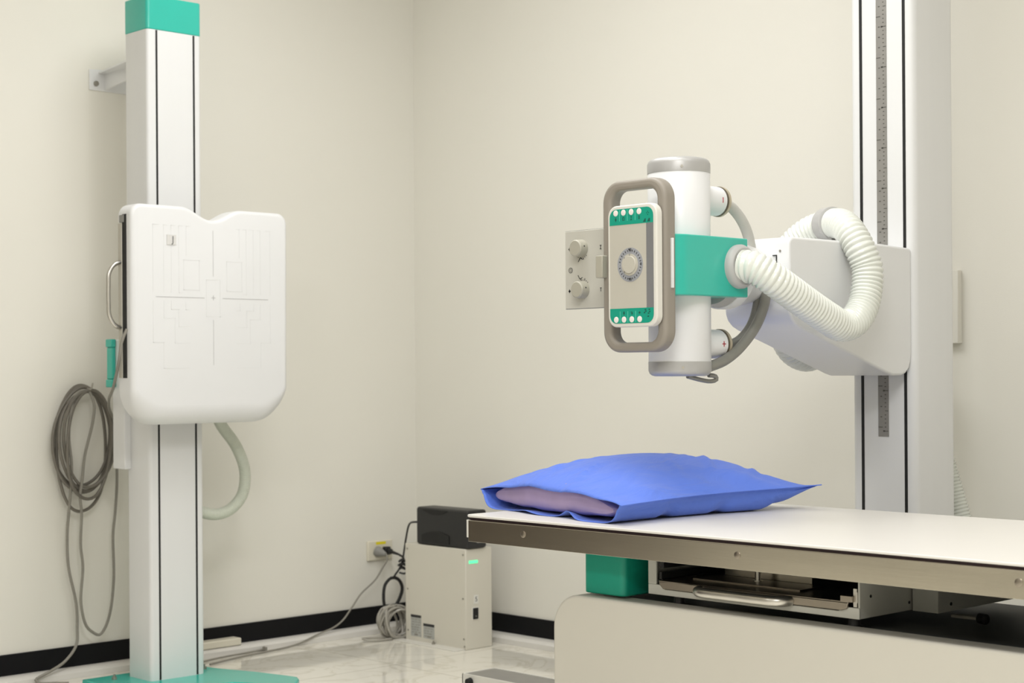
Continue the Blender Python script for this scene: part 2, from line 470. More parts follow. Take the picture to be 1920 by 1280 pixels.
    # rings from the front face to the back
    for (ins, dep) in prof:
        ring = []
        for i in range(n):
            k = min(1, max(0, (0.93 - P[i].y) / 0.12)); k = k * k * (3 - 2 * k)
            er = 0.013 + 0.045 * k; ed = 0.013 + 0.036 * k
            q = P[i] + nor[i] * (er * ins)
            ring.append(bm.verts.new((q.x, yfront + ed * dep, q.y)))
        rings.append(ring)
    for (ins, yy) in ((0.0, yback - 0.004), (0.004, yback)):
        rings.append([bm.verts.new((P[i].x + nor[i].x * ins, yy, P[i].y + nor[i].y * ins)) for i in range(n)])
    for a, b in zip(rings[:-1], rings[1:]):
        for i in range(n): bm.faces.new((a[i], a[(i + 1) % n], b[(i + 1) % n], b[i]))
    bm.faces.new(rings[0]); bm.faces.new(rings[-1][::-1])
    h = link('detector_housing', bm, M['white'], t)
    # marks on the front face
    y = yfront - 0.0004
    def stroke(bm, pts, wd):
        for (a, b) in zip(pts[:-1], pts[1:]):
            if abs(a[0] - b[0]) < abs(a[1] - b[1]):
                x = (a[0] + b[0]) / 2; box(bm, x - wd, x + wd, y, yfront + 0.002, min(a[1], b[1]) - wd, max(a[1], b[1]) + wd)
            else:
                z = (a[1] + b[1]) / 2; box(bm, min(a[0], b[0]) - wd, max(a[0], b[0]) + wd, y, yfront + 0.002, z - wd, z + wd)
    half = [[(.205, 1.183), (.205, 1.379), (.187, 1.379)], [(.169, 1.184), (.169, 1.379), (.158, 1.379)], [(.144, 1.183), (.144, 1.379), (.132, 1.379)],
            [(.105, 1.183), (.118, 1.183), (.118, 1.379), (.106, 1.379)], [(.093, 1.293), (.093, 1.379), (.082, 1.379)],
            [(.102, 1.28), (.048, 1.28), (.048, 1.192), (.102, 1.192), (.102, 1.28)],
            [(.205, 1.157), (.205, 1.037), (.170, 1.037), (.170, 0.962), (.084, 0.962)], [(.169, 1.157), (.169, 1.108), (.132, 1.108), (.132, 1.035), (.082, 1.035)],
            [(.144, 1.157), (.144, 1.134), (.119, 1.134), (.119, 1.084), (.083, 1.084)], [(.095, 1.155), (.095, 1.134), (.083, 1.134)]]
    bm = bmesh.new()
    for s in half:
        stroke(bm, [(cx - a, b) for a, b in s], 0.0008); stroke(bm, [(cx + a, b) for a, b in s], 0.0008)
    stroke(bm, [(cx - .024, 1.224), (cx + .024, 1.224), (cx + .024, 1.115), (cx - .024, 1.115), (cx - .024, 1.224)], 0.0008)
    link('field_outlines', bm, M['mark'], h, smooth=False, label='faint grey field outlines')
    bm = bmesh.new()
    stroke(bm, [(cx, 1.37), (cx, 1.235)], 0.0008); stroke(bm, [(cx, 1.104), (cx, 0.971)], 0.0008)
    stroke(bm, [(cx - .195, 1.1695), (cx - .032, 1.1695)], 0.0011); stroke(bm, [(cx + .034, 1.1695), (cx + .196, 1.1695)], 0.0011)
    stroke(bm, [(cx - .006, 1.1705), (cx + .006, 1.1705)], 0.001); stroke(bm, [(cx, 1.1645), (cx, 1.1765)], 0.001)
    link('centre_lines', bm, M['mark_dark'], h, smooth=False, label='grey centre lines and cross')
    B('letter_marker', M['chip'], (-1.417, -1.386, yfront - 0.002, yfront + 0.001, 1.322, 1.351), h, label='small clear marker chip')
    bm = text_bm(bmesh.new(), 'J', 0.027, lambda u, v, w_: (-1.397 + u, yfront - 0.002 - w_, 1.337 + v))
    link('marker_letter', bm, M['letter'], h, smooth=False, label='grey letter J')
    # cassette slot on the left side
    B('cassette_slot', M['black'], (L - 0.001, L + 0.01, -0.5345, -0.5125, 0.934, 1.406), h, label='dark slot in the side')
    B('slot_catch', M['plug_grey'], (L - 0.003, L + 0.01, -0.523, -0.500, 1.383, 1.404), h)
    B('tray_front', M['panel'], (L - 0.004, L + 0.01, -0.5125, -0.494, 0.935, 1.381), h, bevel=0.001)
    TUBE('side_handle', M['steel_handle'], [(L + 0.002, -0.506, 1.268), (L - 0.022, -0.506, 1.262), (L - 0.040, -0.506, 1.238), (L - 0.043, -0.506, 1.20), (L - 0.043, -0.506, 1.15), (L - 0.040, -0.506, 1.112), (L - 0.022, -0.506, 1.086), (L + 0.002, -0.506, 1.078)], 0.0065, h, label='bent metal handle')
    HOSE('cable_hose', M['hose_dull'], [(-1.165, -0.40, 0.90), (-1.12, -0.36, 0.83), (-1.085, -0.335, 0.785), (-1.026, -0.33, 0.715), (-0.993, -0.33, 0.635), (-1.003, -0.33, 0.560), (-1.05, -0.33, 0.515), (-1.105, -0.33, 0.503), (-1.165, -0.33, 0.515), (-1.20, -0.33, 0.52)], 0.0185, 0.006, 0.07, t, 20, label='ribbed pale hose behind the panel')
    TUBE('detector_cord', M['cord'], [(-1.5345, -0.535, 1.075), (-1.547, -0.528, 1.04), (-1.550, -0.515, 0.98), (-1.530, -0.45, 0.91), (-1.43, -0.25, 0.87), (-1.36, -0.13, 0.835), (-1.310, -0.07, 0.80), (-1.300, -0.06, 0.78)], 0.0046, t, seg=8, label='thin grey cord from the detector')
    keep(t)
chest_stand()

# ------------------------------------------------------------------ cable coil hanging on the left wall
def cable_coil():
    t = group_of('cable_coil', 'grey cable hung in loops on the left wall beside the chest stand', 'cable', (-1.40, -0.05, 0.9))
    loops = [((-1.400, 0.752), 0.098, 0.158, 0.10, -0.030), ((-1.404, 0.735), 0.096, 0.165, 0.05, -0.040), ((-1.396, 0.738), 0.093, 0.158, 0.16, -0.050),
             ((-1.392, 0.745), 0.087, 0.150, 0.02, -0.058), ((-1.402, 0.708), 0.089, 0.196, 0.06, -0.034), ((-1.396, 0.722), 0.080, 0.172, 0.14, -0.066)]
    for k, ((cx, cz), a, b, tilt, y) in enumerate(loops):
        pts = []
        for i in range(22):
            th = 2 * math.pi * i / 22
            u = a * math.cos(th) * (1 + 0.05 * math.sin(th * 2 + k)); v = b * math.sin(th) * (1 + 0.03 * math.cos(3 * th + k * 1.7))
            pts.append((cx + u * math.cos(tilt) + v * math.sin(tilt) * 0.5, y + 0.006 * math.sin(th * 2 + k * 2), cz + v * math.cos(tilt) - u * math.sin(tilt)))
        TUBE('cable_loop', M['cable_dark'], pts, 0.0052, t, closed=True, seg=8)
    TUBE('cable_tail', M['cord'], [(-1.300, -0.06, 0.78), (-1.295, -0.06, 0.608), (-1.302, -0.06, 0.507), (-1.310, -0.06, 0.439), (-1.309, -0.06, 0.292), (-1.323, -0.06, 0.189), (-1.342, -0.06, 0.142), (-1.361, -0.06, 0.124), (-1.384, -0.06, 0.135), (-1.406, -0.06, 0.157), (-1.424, -0.06, 0.229), (-1.417, -0.06, 0.345), (-1.424, -0.06, 0.411), (-1.42, -0.06, 0.514), (-1.425, -0.06, 0.563), (-1.417, -0.06, 0.616), (-1.408, -0.06, 0.689), (-1.384, -0.07, 0.799), (-1.38, -0.07, 0.852), (-1.391, -0.06, 0.895)], 0.0046, t, seg=8)
    TUBE('cable_tail', M['cord'], [(-1.399, -0.05, 0.893), (-1.426, -0.055, 0.888), (-1.447, -0.06, 0.86), (-1.462, -0.06, 0.764), (-1.448, -0.05, 0.665), (-1.449, -0.05, 0.615), (-1.453, -0.04, 0.516), (-1.459, -0.04, 0.45), (-1.456, -0.04, 0.348), (-1.433, -0.045, 0.229), (-1.432, -0.05, 0.156), (-1.441, -0.06, 0.102), (-1.485, -0.07, 0.058), (-1.54, -0.08, 0.035), (-1.592, -0.085, 0.016), (-1.588, -0.10, 0.008), (-1.552, -0.125, 0.006), (-1.52, -0.155, 0.006)], 0.0046, t, seg=8)
    keep(t)
    hk = link('wall_hook', sweep(bmesh.new(), spline([(-1.392, 0.0, 0.912), (-1.392, -0.03, 0.905), (-1.392, -0.075, 0.900), (-1.392, -0.085, 0.918)], 0.006), 0.003, 8), M['cord_clear'])
    tag(hk, 'small metal hook on the left wall holding the cable coil', 'hook')
cable_coil()
tag(B('cable_cover', M['socket'], (-1.08, -0.822, -0.055, -0.009, 0.027, 0.052), bevel=0.004), 'pale plastic cable cover lying on the trunking right of the chest stand', 'cable cover')

# ------------------------------------------------------------------ wall socket, plugs and cords
def socket():
    t = group_of('wall_socket', 'cream double wall socket with yellow sticker, low on the left wall', 'socket', (-0.182, 0, 0.293))
    B('face_plate', M['socket'], (-0.240, -0.126, -0.012, 0, 0.257, 0.329), t, bevel=0.003)
    B('sticker', M['yellow'], (-0.204, -0.158, -0.0126, -0.011, 0.3145, 0.3245), t, label='yellow sticker')
    for x in (-0.200, -0.160):
        LATHE('outlet', M['sticker'], [(0, 0.015), (0.002, 0.015), (0.002, 0)], (x, -0.011, 0.291), (0, -1, 0), t, 24)
    keep(t)
    p = group_of('grey_plug', 'grey round plug in the left outlet with a thin grey cord to the floor', 'plug', (-0.200, -0.013, 0.291))
    LATHE('plug_body', M['plug_grey'], [(0, 0.019), (0.006, 0.019), (0.012, 0.017), (0.035, 0.009), (0.045, 0.006), (0.045, 0)], (-0.200, -0.013, 0.291), (0.15, -1, -0.2), p, 24)
    TUBE('cord', M['cord'], [(-0.193, -0.056, 0.282), (-0.195, -0.066, 0.268), (-0.215, -0.062, 0.235), (-0.245, -0.058, 0.195), (-0.312, -0.056, 0.148), (-0.352, -0.056, 0.105), (-0.392, -0.058, 0.066), (-0.435, -0.062, 0.045), (-0.51, -0.07, 0.030), (-0.60, -0.082, 0.010), (-0.655, -0.092, 0.005), (-0.76, -0.112, 0.004), (-0.88, -0.135, 0.004), (-1.03, -0.18, 0.004)], 0.0032, p, seg=8)
    keep(p)
    p = group_of('black_plug', 'black plug in the right outlet with its black cord', 'plug', (-0.160, -0.013, 0.291))
    bm = bmesh.new(); box(bm, -0.176, -0.150, -0.034, -0.013, 0.276, 0.306)
    link('plug_body', bm, M['black_plastic'], p, bevel=0.004)
    LATHE('strain_relief', M['black_plastic'], [(0, 0.011), (0.012, 0.010), (0.016, 0.006), (0.04, 0.0045), (0.04, 0)], (-0.162, -0.034, 0.291), (0.25, -1, -0.25), p, 16)
    TUBE('cord', M['black_plastic'], [(-0.153, -0.07, 0.283), (-0.15, -0.10, 0.272), (-0.168, -0.125, 0.262), (-0.19, -0.14, 0.252), (-0.196, -0.15, 0.243)], 0.0042, p, seg=8)
    keep(p)
    # black lead from the backup unit, tied up in a loop
    t = group_of('tied_power_lead', 'black power lead tied up and looped between socket and grey cabinet', 'cable', (-0.20, -0.15, 0.2))
    TUBE('lead', M['black_plastic'], [(-0.235, -0.315, 0.418), (-0.25, -0.285, 0.418), (-0.232, -0.235, 0.405), (-0.21, -0.19, 0.350), (-0.202, -0.17, 0.306), (-0.202, -0.16, 0.268), (-0.209, -0.15, 0.238), (-0.224, -0.14, 0.212), (-0.214, -0.135, 0.206)], 0.0036, t, seg=8)
    TUBE('lead_loop', M['black_plastic'], [(-0.216, -0.135, 0.206), (-0.236, -0.135, 0.206), (-0.262, -0.135, 0.186), (-0.270, -0.135, 0.150), (-0.268, -0.135, 0.118), (-0.262, -0.135, 0.098)], 0.0058, t, seg=8)
    TUBE('lead_loop', M['black_plastic'], [(-0.216, -0.135, 0.206), (-0.200, -0.135, 0.198), (-0.186, -0.135, 0.178), (-0.184, -0.135, 0.158), (-0.196, -0.135, 0.130), (-0.214, -0.135, 0.105)], 0.0062, t, seg=8)
    for z, r in ((0.268, 0.010), (0.254, 0.013), (0.240, 0.011)):
        TUBE('tie', M['black_plastic'], [(-0.200 + r * math.cos(a), -0.156 + r * math.sin(a), z + 0.003 * math.sin(2 * a)) for a in [2 * math.pi * i / 10 for i in range(10)]], 0.004, t, closed=True, seg=8)
    TUBE('tie', M['black_plastic'], [(-0.213, -0.155, 0.226), (-0.200, -0.168, 0.222), (-0.186, -0.165, 0.228), (-0.180, -0.16, 0.236)], 0.0036, t, seg=8)
    keep(t)
    # pale grey bundle on the floor
    t = group_of('cable_bundle', 'loose bundle of pale grey cable on the floor by the cabinet', 'cable', (-0.28, -0.17, 0))
    rnd = random.Random(3)
    for k in range(11):
        cx, cy = -0.272 + rnd.uniform(-.014, .022), -0.17 + rnd.uniform(-.012, .012)
        a, b = 0.055 + rnd.uniform(-.012, .012), 0.046 + rnd.uniform(-.01, .01)
        pts = []
        for i in range(12):
            th = 2 * math.pi * i / 12
            u, v = a * math.cos(th), b * math.sin(th)
            tl = math.radians(40 + 5 * k)
            pts.append((cx + u * math.cos(tl) + v * math.sin(tl), cy + 0.02 * math.sin(th + k) - 0.010 * k / 3, max(0.006, 0.058 - u * math.sin(tl) + v * math.cos(tl))))
        TUBE('cable_loop', M['cord_clear'], pts, 0.0042, t, closed=True, seg=8)
    TUBE('cable_tail', M['cord_clear'], [(-0.235, -0.20, 0.012), (-0.30, -0.215, 0.006), (-0.38, -0.20, 0.006), (-0.40, -0.18, 0.012), (-0.38, -0.165, 0.010), (-0.30, -0.18, 0.006)], 0.004, t, seg=8)
    keep(t)
    # second thin cord along the trunking with a clip
    c = link('loose_cord', sweep(bmesh.new(), spline([(-1.12, -0.165, 0.004), (-1.0, -0.115, 0.004), (-0.90, -0.092, 0.004), (-0.80, -0.080, 0.004), (-0.75, -0.076, 0.006)], 0.02), 0.003, 8), M['cord'])
    tag(c, 'short thin grey cord on the floor along the trunking right of the chest stand', 'cable')
    bm = bmesh.new(); box(bm, -0.752, -0.744, -0.094, -0.074, 0.0, 0.016)
    tag(link('cord_clip', bm, M['cord'], bevel=0.002), 'tiny grey clip holding cords at the trunking', 'clip')
socket()

# ------------------------------------------------------------------ grey cabinet and black unit
def cabinet():
    t = group_of('power_cabinet', 'narrow beige metal cabinet with green light and rating labels, standing in the corner', 'cabinet', (-0.198, -0.40, 0))
    B('body', M['cabinet'], (-0.258, -0.137, -0.562, -0.242, 0.0, 0.3425), t, bevel=0.003)
    B('floor_flange', M['panel_rim'], (-0.302, -0.258, -0.556, -0.225, 0.0, 0.004), t, bevel=0.001)
    for (y, z) in ((-.255, .323), (-.256, .182), (-.257, .037), (-.549, .323), (-.548, .174), (-.551, .037), (-.555, .012)):
        LATHE('screw', M['screw'], [(0, 0.0032), (0.002, 0.003), (0.002, 0)], (-0.258, y, z), (-1, 0, 0), t, 12)
    LATHE('ground_stud', M['screw'], [(0, 0.006), (0.006, 0.006), (0.006, 0.003), (0.012, 0.003), (0.012, 0)], (-0.268, -0.404, 0.004), (0, 0, 1), t, 12)
    for (y0, y1, z0, z1) in ((-.328, -.273, .019, .094), (-.398, -.340, .018, .069)):
        lb = B('rating_label', M['spec_label'], (-0.2588, -0.257, y0, y1, z0, z1), t)
        B('label_band', M['print'], (-0.2594, -0.2585, y0, y1, z1 - 0.009, z1), lb, label='dark band')
        bm = bmesh.new(); k = z1 - 0.016
        rr = random.Random(int(-y0 * 1000))
        while k > z0 + 0.006:
            ya = y1 - 0.005
            while ya > y0 + 0.012:
                ln = rr.uniform(0.006, 0.014); box(bm, -0.2592, -0.2585, ya - ln, ya, k - 0.0012, k + 0.0012); ya -= ln + rr.uniform(0.003, 0.009)
            k -= 0.009
        box(bm, -0.2593, -0.2585, (y0 + y1) / 2 - 0.010, (y0 + y1) / 2 + 0.008, z0 + 0.004, z0 + 0.009)
        link('label_print', bm, M['screw'], lb, smooth=False)
    yf = -0.562
    B('status_light', M['led'], (-0.243, -0.203, yf - 0.002, yf + 0.001, 0.2925, 0.3025), t, bevel=0.001, label='lit green indicator')
    st = B('number_sticker', M['sticker'], (-0.221, -0.201, yf - 0.0008, yf + 0.001, 0.154, 0.184), t, label='white sticker')
    link('sticker_digit', text_bm(bmesh.new(), '5', 0.023, lambda u, v, w_: (-0.211 + u, yf - 0.0008 - w_, 0.169 + v)), M['letter'], st, smooth=False, label='grey digit 5')
    rs = B('rocker_switch', M['panel_rim'], (-0.230, -0.200, yf - 0.0015, yf + 0.001, 0.099, 0.143), t, bevel=0.001)
    B('rocker', M['black'], (-0.2275, -0.203, yf - 0.004, yf, 0.102, 0.140), rs, bevel=0.002, label='black rocker')
    link('rocker_mark', text_bm(bmesh.new(), 'o', 0.011, lambda u, v, w_: (-0.215 + u, yf - 0.004 - w_, 0.113 + v)), M['plug_grey'], rs, smooth=False)
    keep(t)
    u = group_of('backup_power_unit', 'black box shaped backup power unit lying on top of the beige cabinet', 'power unit', (-0.2, -0.44, 0.3425))
    bm = bmesh.new()
    prism(bm, rrect(-0.258, -0.170, 0.344, 0.474, 0.01, 4), 'y', -0.572, -0.306)
    link('casing', bm, M['black_plastic'], u, bevel=0.004)
    bm = bmesh.new(); prism(bm, [(-0.34 - 0.012 * i, 0.466 - 0.016 * (1 - ((i - 5.5) / 5.5) ** 2)) for i in range(12)] + [(-0.472, 0.468), (-0.34, 0.468)], 'x', -0.260, -0.257)
    link('vent_recess', bm, M['black'], u, smooth=False)
    bm = bmesh.new(); prism(bm, [(-0.335, 0.352), (-0.48, 0.352), (-0.48, 0.378)] + [(-0.478 + 0.012 * i, 0.382 + 0.012 * math.sin(math.pi * i / 11)) for i in range(12)] + [(-0.335, 0.378)], 'x', -0.260, -0.257)
    link('side_panel', bm, M['black'], u, smooth=False)
    B('front_strip', M['plug_grey'], (-0.215, -0.175, -0.5735, -0.571, 0.362, 0.366), u)
    keep(u)
cabinet()

# ------------------------------------------------------------------ tube stand
def tube_stand():
    t = group_of('xray_tube_stand', 'floor standing white x-ray tube stand with tapered arm and green-collared tube, behind the table', 'x-ray machine', (-0.365, -2.352, 0))
    x0, x1, ya, yb = -0.450, -0.262, -2.452, -2.262
    bm = bmesh.new(); prism(bm, rrect(x0, x1, ya, yb, 0.02, 8), 'z', 0.09, 2.45)
    link('column', bm, M['column'], t)
    for y in (-2.2972, -2.4243):
        B('guide_slot', M['black'], (x0 - 0.0008, x0 + 0.004, y - 0.0042, y + 0.0042, 0.10, 2.44), t, label='black vertical slot')
    sc = B('scale_tape', M['tape'], (x0 - 0.0014, x0 + 0.002, -2.3745, -2.3440, 0.776, 2.42), t, label='grey height scale')
    bm = bmesh.new(); xx = x0 - 0.0018
    k = 0
    z = 0.79
    while z < 2.41:
        ln = 0.013 if k % 10 == 0 else (0.009 if k % 5 == 0 else 0.005)
        hh = 0.0009 if k % 5 == 0 else 0.0011
        if k % 5 == 0: box(bm, xx, x0, -2.3735, -2.3735 + ln, z - hh, z + hh)
        else: box(bm, xx, x0, -2.3675, -2.3675 + 0.004, z - hh, z + hh)
        if k % 10 == 0: box(bm, xx, x0, -2.364, -2.3585, z - 0.002, z + 0.002)
        z += 0.0102; k += 1
    z = 0.80; k = 0
    while z < 2.41:
        if k % 4 == 0: box(bm, xx, x0, -2.357, -2.3445, z - 0.001, z + 0.001)
        else: box(bm, xx, x0, -2.3555, -2.351, z - 0.0013, z + 0.0013)
        z += 0.0259; k += 1
    link('tick_marks', bm, M['tick'], sc, smooth=False)
    # floor carriage
    B('floor_carriage', M['white'], (-0.66, -0.24, -2.62, -2.08, 0.046, 0.09), t, bevel=0.006)

    # arm with carriage
    prof = [(-0.948, 1.092), (-0.948, 1.236), (-0.944, 1.246), (-0.934, 1.251), (-0.57, 1.251), (-0.452, 1.2465), (-0.449, 1.24), (-0.449, 0.985), (-0.452, 0.966), (-0.460, 0.948), (-0.474, 0.936), (-0.492, 0.9305),
            (-0.532, 0.9305), (-0.552, 0.935), (-0.90, 1.040), (-0.922, 1.049), (-0.938, 1.062), (-0.946, 1.077)]
    bm = bmesh.new(); prism(bm, prof, 'y', -2.442, -2.252)
    arm = link('arm', bm, M['white'], t, bevel=0.006, seg=3)
    # keeps the arm to the column
    xa = -0.949
    bm = bmesh.new(); box(bm, xa - 0.001, xa + 0.001, -2.406, -2.372, 1.2085, 1.2105); box(bm, xa - 0.001, xa + 0.001, -2.4075, -2.4055, 1.190, 1.2105)
    box(bm, xa - 0.001, xa + 0.001, -2.366, -2.344, 1.129, 1.1306)
    split('hatch_gap', bm, M['black'], arm, 0.03, 'dark gap around the hatch')
    LATHE('screw', M['screw'], [(0, 0.0028), (0.0015, 0.0028), (0.0015, 0)], (xa + 0.001, -2.4165, 1.219), (-1, 0, 0), arm, 12)

    # rotation joint
    LATHE('pivot_disc', M['white'], [(0, 0.078), (0.005, 0.081), (0.03, 0.081), (0.036, 0.076), (0.11, 0.066), (0.14, 0.066)], (-1.085, -2.347, 1.1655), (1, 0, 0), t, 56)
    LATHE('pivot_ring', M['cuff'], [(0, 0.070), (0.02, 0.076), (0.035, 0.076)], (-1.11, -2.347, 1.1655), (1, 0, 0), t, 56)

    # green collar round the tube
    bm = bmesh.new(); prism(bm, rrect(-1.343, -1.089, -2.435, -2.262, 0.05, 10, rs=(0.004, 0.05, 0.05, 0.004)), 'z', 1.108, 1.2385)
    link('green_collar', bm, M['green'], t, bevel=0.0025, label='green collar')

    # tube housing
    ax, ay = -1.2205, -2.347
    tube = LATHE('tube_housing', M['white'], [(0, 0.0675), (0.002, 0.069), (0.416, 0.069), (0.418, 0.0675)], (ax, ay, 0.964), (0, 0, 1), t, 72)
    LATHE('end_cap', M['silver'], [(0, 0.0696), (0.020, 0.0696), (0.027, 0.067), (0.031, 0.062), (0.033, 0.055), (0.033, 0)], (ax, ay, 1.380), (0, 0, 1), tube, 72, 'silver end cap')
    LATHE('end_cap', M['silver'], [(0, 0.0696), (0.019, 0.0696), (0.026, 0.067), (0.030, 0.062), (0.032, 0.055), (0.032, 0)], (ax, ay, 0.966), (0, 0, -1), tube, 72, 'silver end cap')
    for z, ang in ((1.390, 226), (0.953, 226)):
        a = math.radians(ang)
        LATHE('cap_screw', M['steel_handle'], [(0, 0.003), (0.002, 0.003), (0.002, 0)], (ax + 0.069 * math.cos(a), ay + 0.069 * math.sin(a), z), (math.cos(a), math.sin(a), 0), tube, 10)
    a = math.radians(196)
    def onTube(u, v, w_, ang, z, r=0.0692):
        aa = math.radians(ang) - u / r * -1
        return (ax + (r + w_) * math.cos(aa), ay + (r + w_) * math.sin(aa), z + v)
    bm = bmesh.new()
    for (u0, u1, v0, v1) in ((-0.005, -0.003, -0.008, 0.008), (-0.005, 0.005, -0.008, -0.005), (0.003, 0.005, -0.008, -0.002)):
        vs = [bm.verts.new(onTube(u, v, 0.0006, 207, 1.336)) for (u, v) in ((u0, v0), (u1, v0), (u1, v1), (u0, v1))]; bm.faces.new(vs)
    link('warning_mark', bm, M['red'], tube, smooth=False, solid=0.0006, label='small red mark')

    # high voltage receptacles, plus and minus
    for z, sign in ((1.328, '-'), (1.0055, '+')):
        rc = LATHE('cable_receptacle', M['white'], [(0, 0.033), (0.083, 0.033), (0.085, 0.030), (0.085, 0)], (-1.175, ay, z), (1, 0, 0), tube, 40)
        LATHE('ring', M['dark_ring'], [(0, 0.0335), (0.005, 0.0335)], (-1.091, ay, z), (1, 0, 0), tube, 40, 'dark ring')
        LATHE('nut', M['brass'], [(0, 0.0345), (0.007, 0.0345), (0.009, 0.031), (0.016, 0.022), (0.022, 0.016), (0.022, 0)], (-1.086, ay, z), (1, 0, 0), tube, 40, 'tan nut')
        bm = bmesh.new()
        yy = ay - 0.0334
        if sign == '+':
            box(bm, -1.113, -1.101, yy, yy + 0.003, z - 0.0012, z + 0.0012); box(bm, -1.1082, -1.1058, yy, yy + 0.003, z - 0.006, z + 0.006)
        else:
            box(bm, -1.1085, -1.1062, yy, yy + 0.003, z - 0.006, z + 0.006)
        link('polarity_mark', bm, M['red'], tube, smooth=False, label='red plus sign' if sign == '+' else 'red minus sign')
    # cables
    TUBE('high_voltage_cable', M['cable_light'], [(-1.068, -2.348, 1.3255), (-1.045, -2.352, 1.318), (-1.015, -2.358, 1.290), (-0.996, -2.362, 1.255), (-0.989, -2.365, 1.215), (-0.990, -2.366, 1.165), (-0.985, -2.365, 1.120)], 0.0125, t, seg=16)
    TUBE('high_voltage_cable', M['cable_grey'], [(-1.068, -2.350, 1.003), (-1.035, -2.36, 1.012), (-1.003, -2.372, 1.045), (-0.985, -2.38, 1.10), (-0.985, -2.382, 1.15), (-0.992, -2.38, 1.19)], 0.011, t, seg=16)
    TUBE('high_voltage_cable', M['cable_grey'], [(-1.16, -2.372, 0.952), (-1.10, -2.378, 0.970), (-1.05, -2.386, 1.003), (-1.005, -2.395, 1.055), (-0.985, -2.402, 1.11), (-0.988, -2.404, 1.16), (-0.995, -2.40, 1.19)], 0.012, t, seg=16)
    TUBE('signal_cable', M['cable_grey'], [(-1.21, -2.36, 0.9335), (-1.165, -2.362, 0.925), (-1.135, -2.364, 0.922), (-1.118, -2.366, 0.926), (-1.122, -2.367, 0.933), (-1.145, -2.366, 0.9355)], 0.005, t, seg=12)

    # big ribbed hose from the collar over the arm
    LATHE('hose_cuff', M['cuff'], [(-0.002, 0.049), (0.008, 0.049), (0.014, 0.046), (0.018, 0.041), (0.018, 0)], (-1.123, -2.435, 1.175), (0, -1, 0), t, 48, 'grey hose cuff')
    HOSE('ribbed_hose', M['hose'], [(-1.123, -2.448, 1.175), (-1.118, -2.472, 1.172), (-1.092, -2.50, 1.149), (-1.040, -2.512, 1.120), (-0.975, -2.515, 1.091), (-0.900, -2.515, 1.062), (-0.845, -2.51, 1.047), (-0.795, -2.508, 1.056), (-0.752, -2.504, 1.088), (-0.727, -2.50, 1.135), (-0.718, -2.495, 1.185), (-0.726, -2.478, 1.235), (-0.722, -2.452, 1.270), (-0.700, -2.416, 1.292), (-0.676, -2.374, 1.300), (-0.662, -2.33, 1.298), (-0.664, -2.28, 1.282), (-0.672, -2.232, 1.24), (-0.680, -2.205, 1.16), (-0.665, -2.20, 1.07), (-0.622, -2.20, 1.000), (-0.552, -2.20, 0.978), (-0.495, -2.20, 1.000), (-0.455, -2.21, 1.06), (-0.44, -2.225, 1.12)], 0.0372, 0.0112, 0.105, t, 32, label='white ribbed hose looping over the arm')
    # clamp on top of the arm
    d = Vector((0.020, 0.044, 0.0)).normalized()
    LATHE('hose_clamp', M['cuff'], [(-0.018, 0.038), (-0.016, 0.0412), (0.016, 0.0412), (0.018, 0.038)], (-0.670, -2.355, 1.3), d, t, 40, 'grey hose clamp')
    B('clamp_foot', M['cuff'], (-0.690, -0.650, -2.375, -2.335, 1.249, 1.275), t, bevel=0.003)

    # ---- control panel with grip frame
    XP = -1.385
    PY0, PY1, PZ0, PZ1 = -2.4265, -2.2855, 1.0405, 1.302
    bm = bmesh.new(); prism(bm, rrect(PY0, PY1, PZ0, PZ1, 0.024, 8), 'x', XP, -1.366)
    pn = link('control_panel', bm, M['panel_rim'], t, bevel=0.003, seg=3)
    def face(name, m, out, h=0.0005, label=None):
        bm = bmesh.new(); prism(bm, out, 'x', XP - h, XP + 0.002)
        return link(name, bm, m, pn, smooth=False, label=label)
    fy0, fy1, fz0, fz1 = PY0 + 0.0095, PY1 - 0.0065, PZ0 + 0.008, PZ1 - 0.008
    face('face_sheet', M['panel'], rrect(fy0, fy1, fz0, fz1, 0.018, 6), 0.0004)
    face('green_band', M['green_print'], rrect(fy0, fy1, fz1 - 0.034, fz1, 0.018, 6, rs=(0.018, 0.018, 0, 0)), 0.0008, 'green band with buttons')
    face('green_band', M['green_print'], rrect(fy0, fy1, fz0, fz0 + 0.032, 0.018, 6, rs=(0, 0, 0.018, 0.018)), 0.0008, 'green band with buttons')
    face('display', M['lcd'], rrect(fy0, fy0 + 0.0195, fz0 + 0.032, fz1 - 0.034, 0.0, 1), 0.0008, 'grey display strip')
    for z in (1.2860, 1.0566):
        for yy in (-2.310, -2.3325, -2.355, -2.3775):
            LATHE('button', M['btn'], [(0, 0.0067), (0.0009, 0.0065), (0.0012, 0.0055), (0.0012, 0)], (XP - 0.0006, yy, z), (-1, 0, 0), pn, 20, 'white round button')
    bm = bmesh.new()
    for yy in (-2.3212, -2.3437, -2.3662):
        box(bm, XP - 0.0011, XP, yy - 0.0006, yy + 0.0006, 1.268, 1.292); box(bm, XP - 0.0011, XP, yy - 0.0006, yy + 0.0006, 1.0505, 1.0745)
    split('divider_line', bm, M['print_line'], pn, 0.001)
    bm = bmesh.new(); xq = XP - 0.0011
    def dia(yy, z, a, b): prism(bm, [(yy - a, z), (yy, z - b), (yy + a, z), (yy, z + b)], 'x', xq, XP)
    dia(-2.310, 1.272, 0.0024, 0.005)
    for sy in (-1, 1): box(bm, xq, XP, -2.3325 + sy * 0.0022 - 0.0007, -2.3325 + sy * 0.0022 + 0.0007, 1.2695, 1.2755)
    for sz in (1.2695, 1.2755): box(bm, xq, XP, -2.335, -2.330, sz - 0.0006, sz + 0.0006)
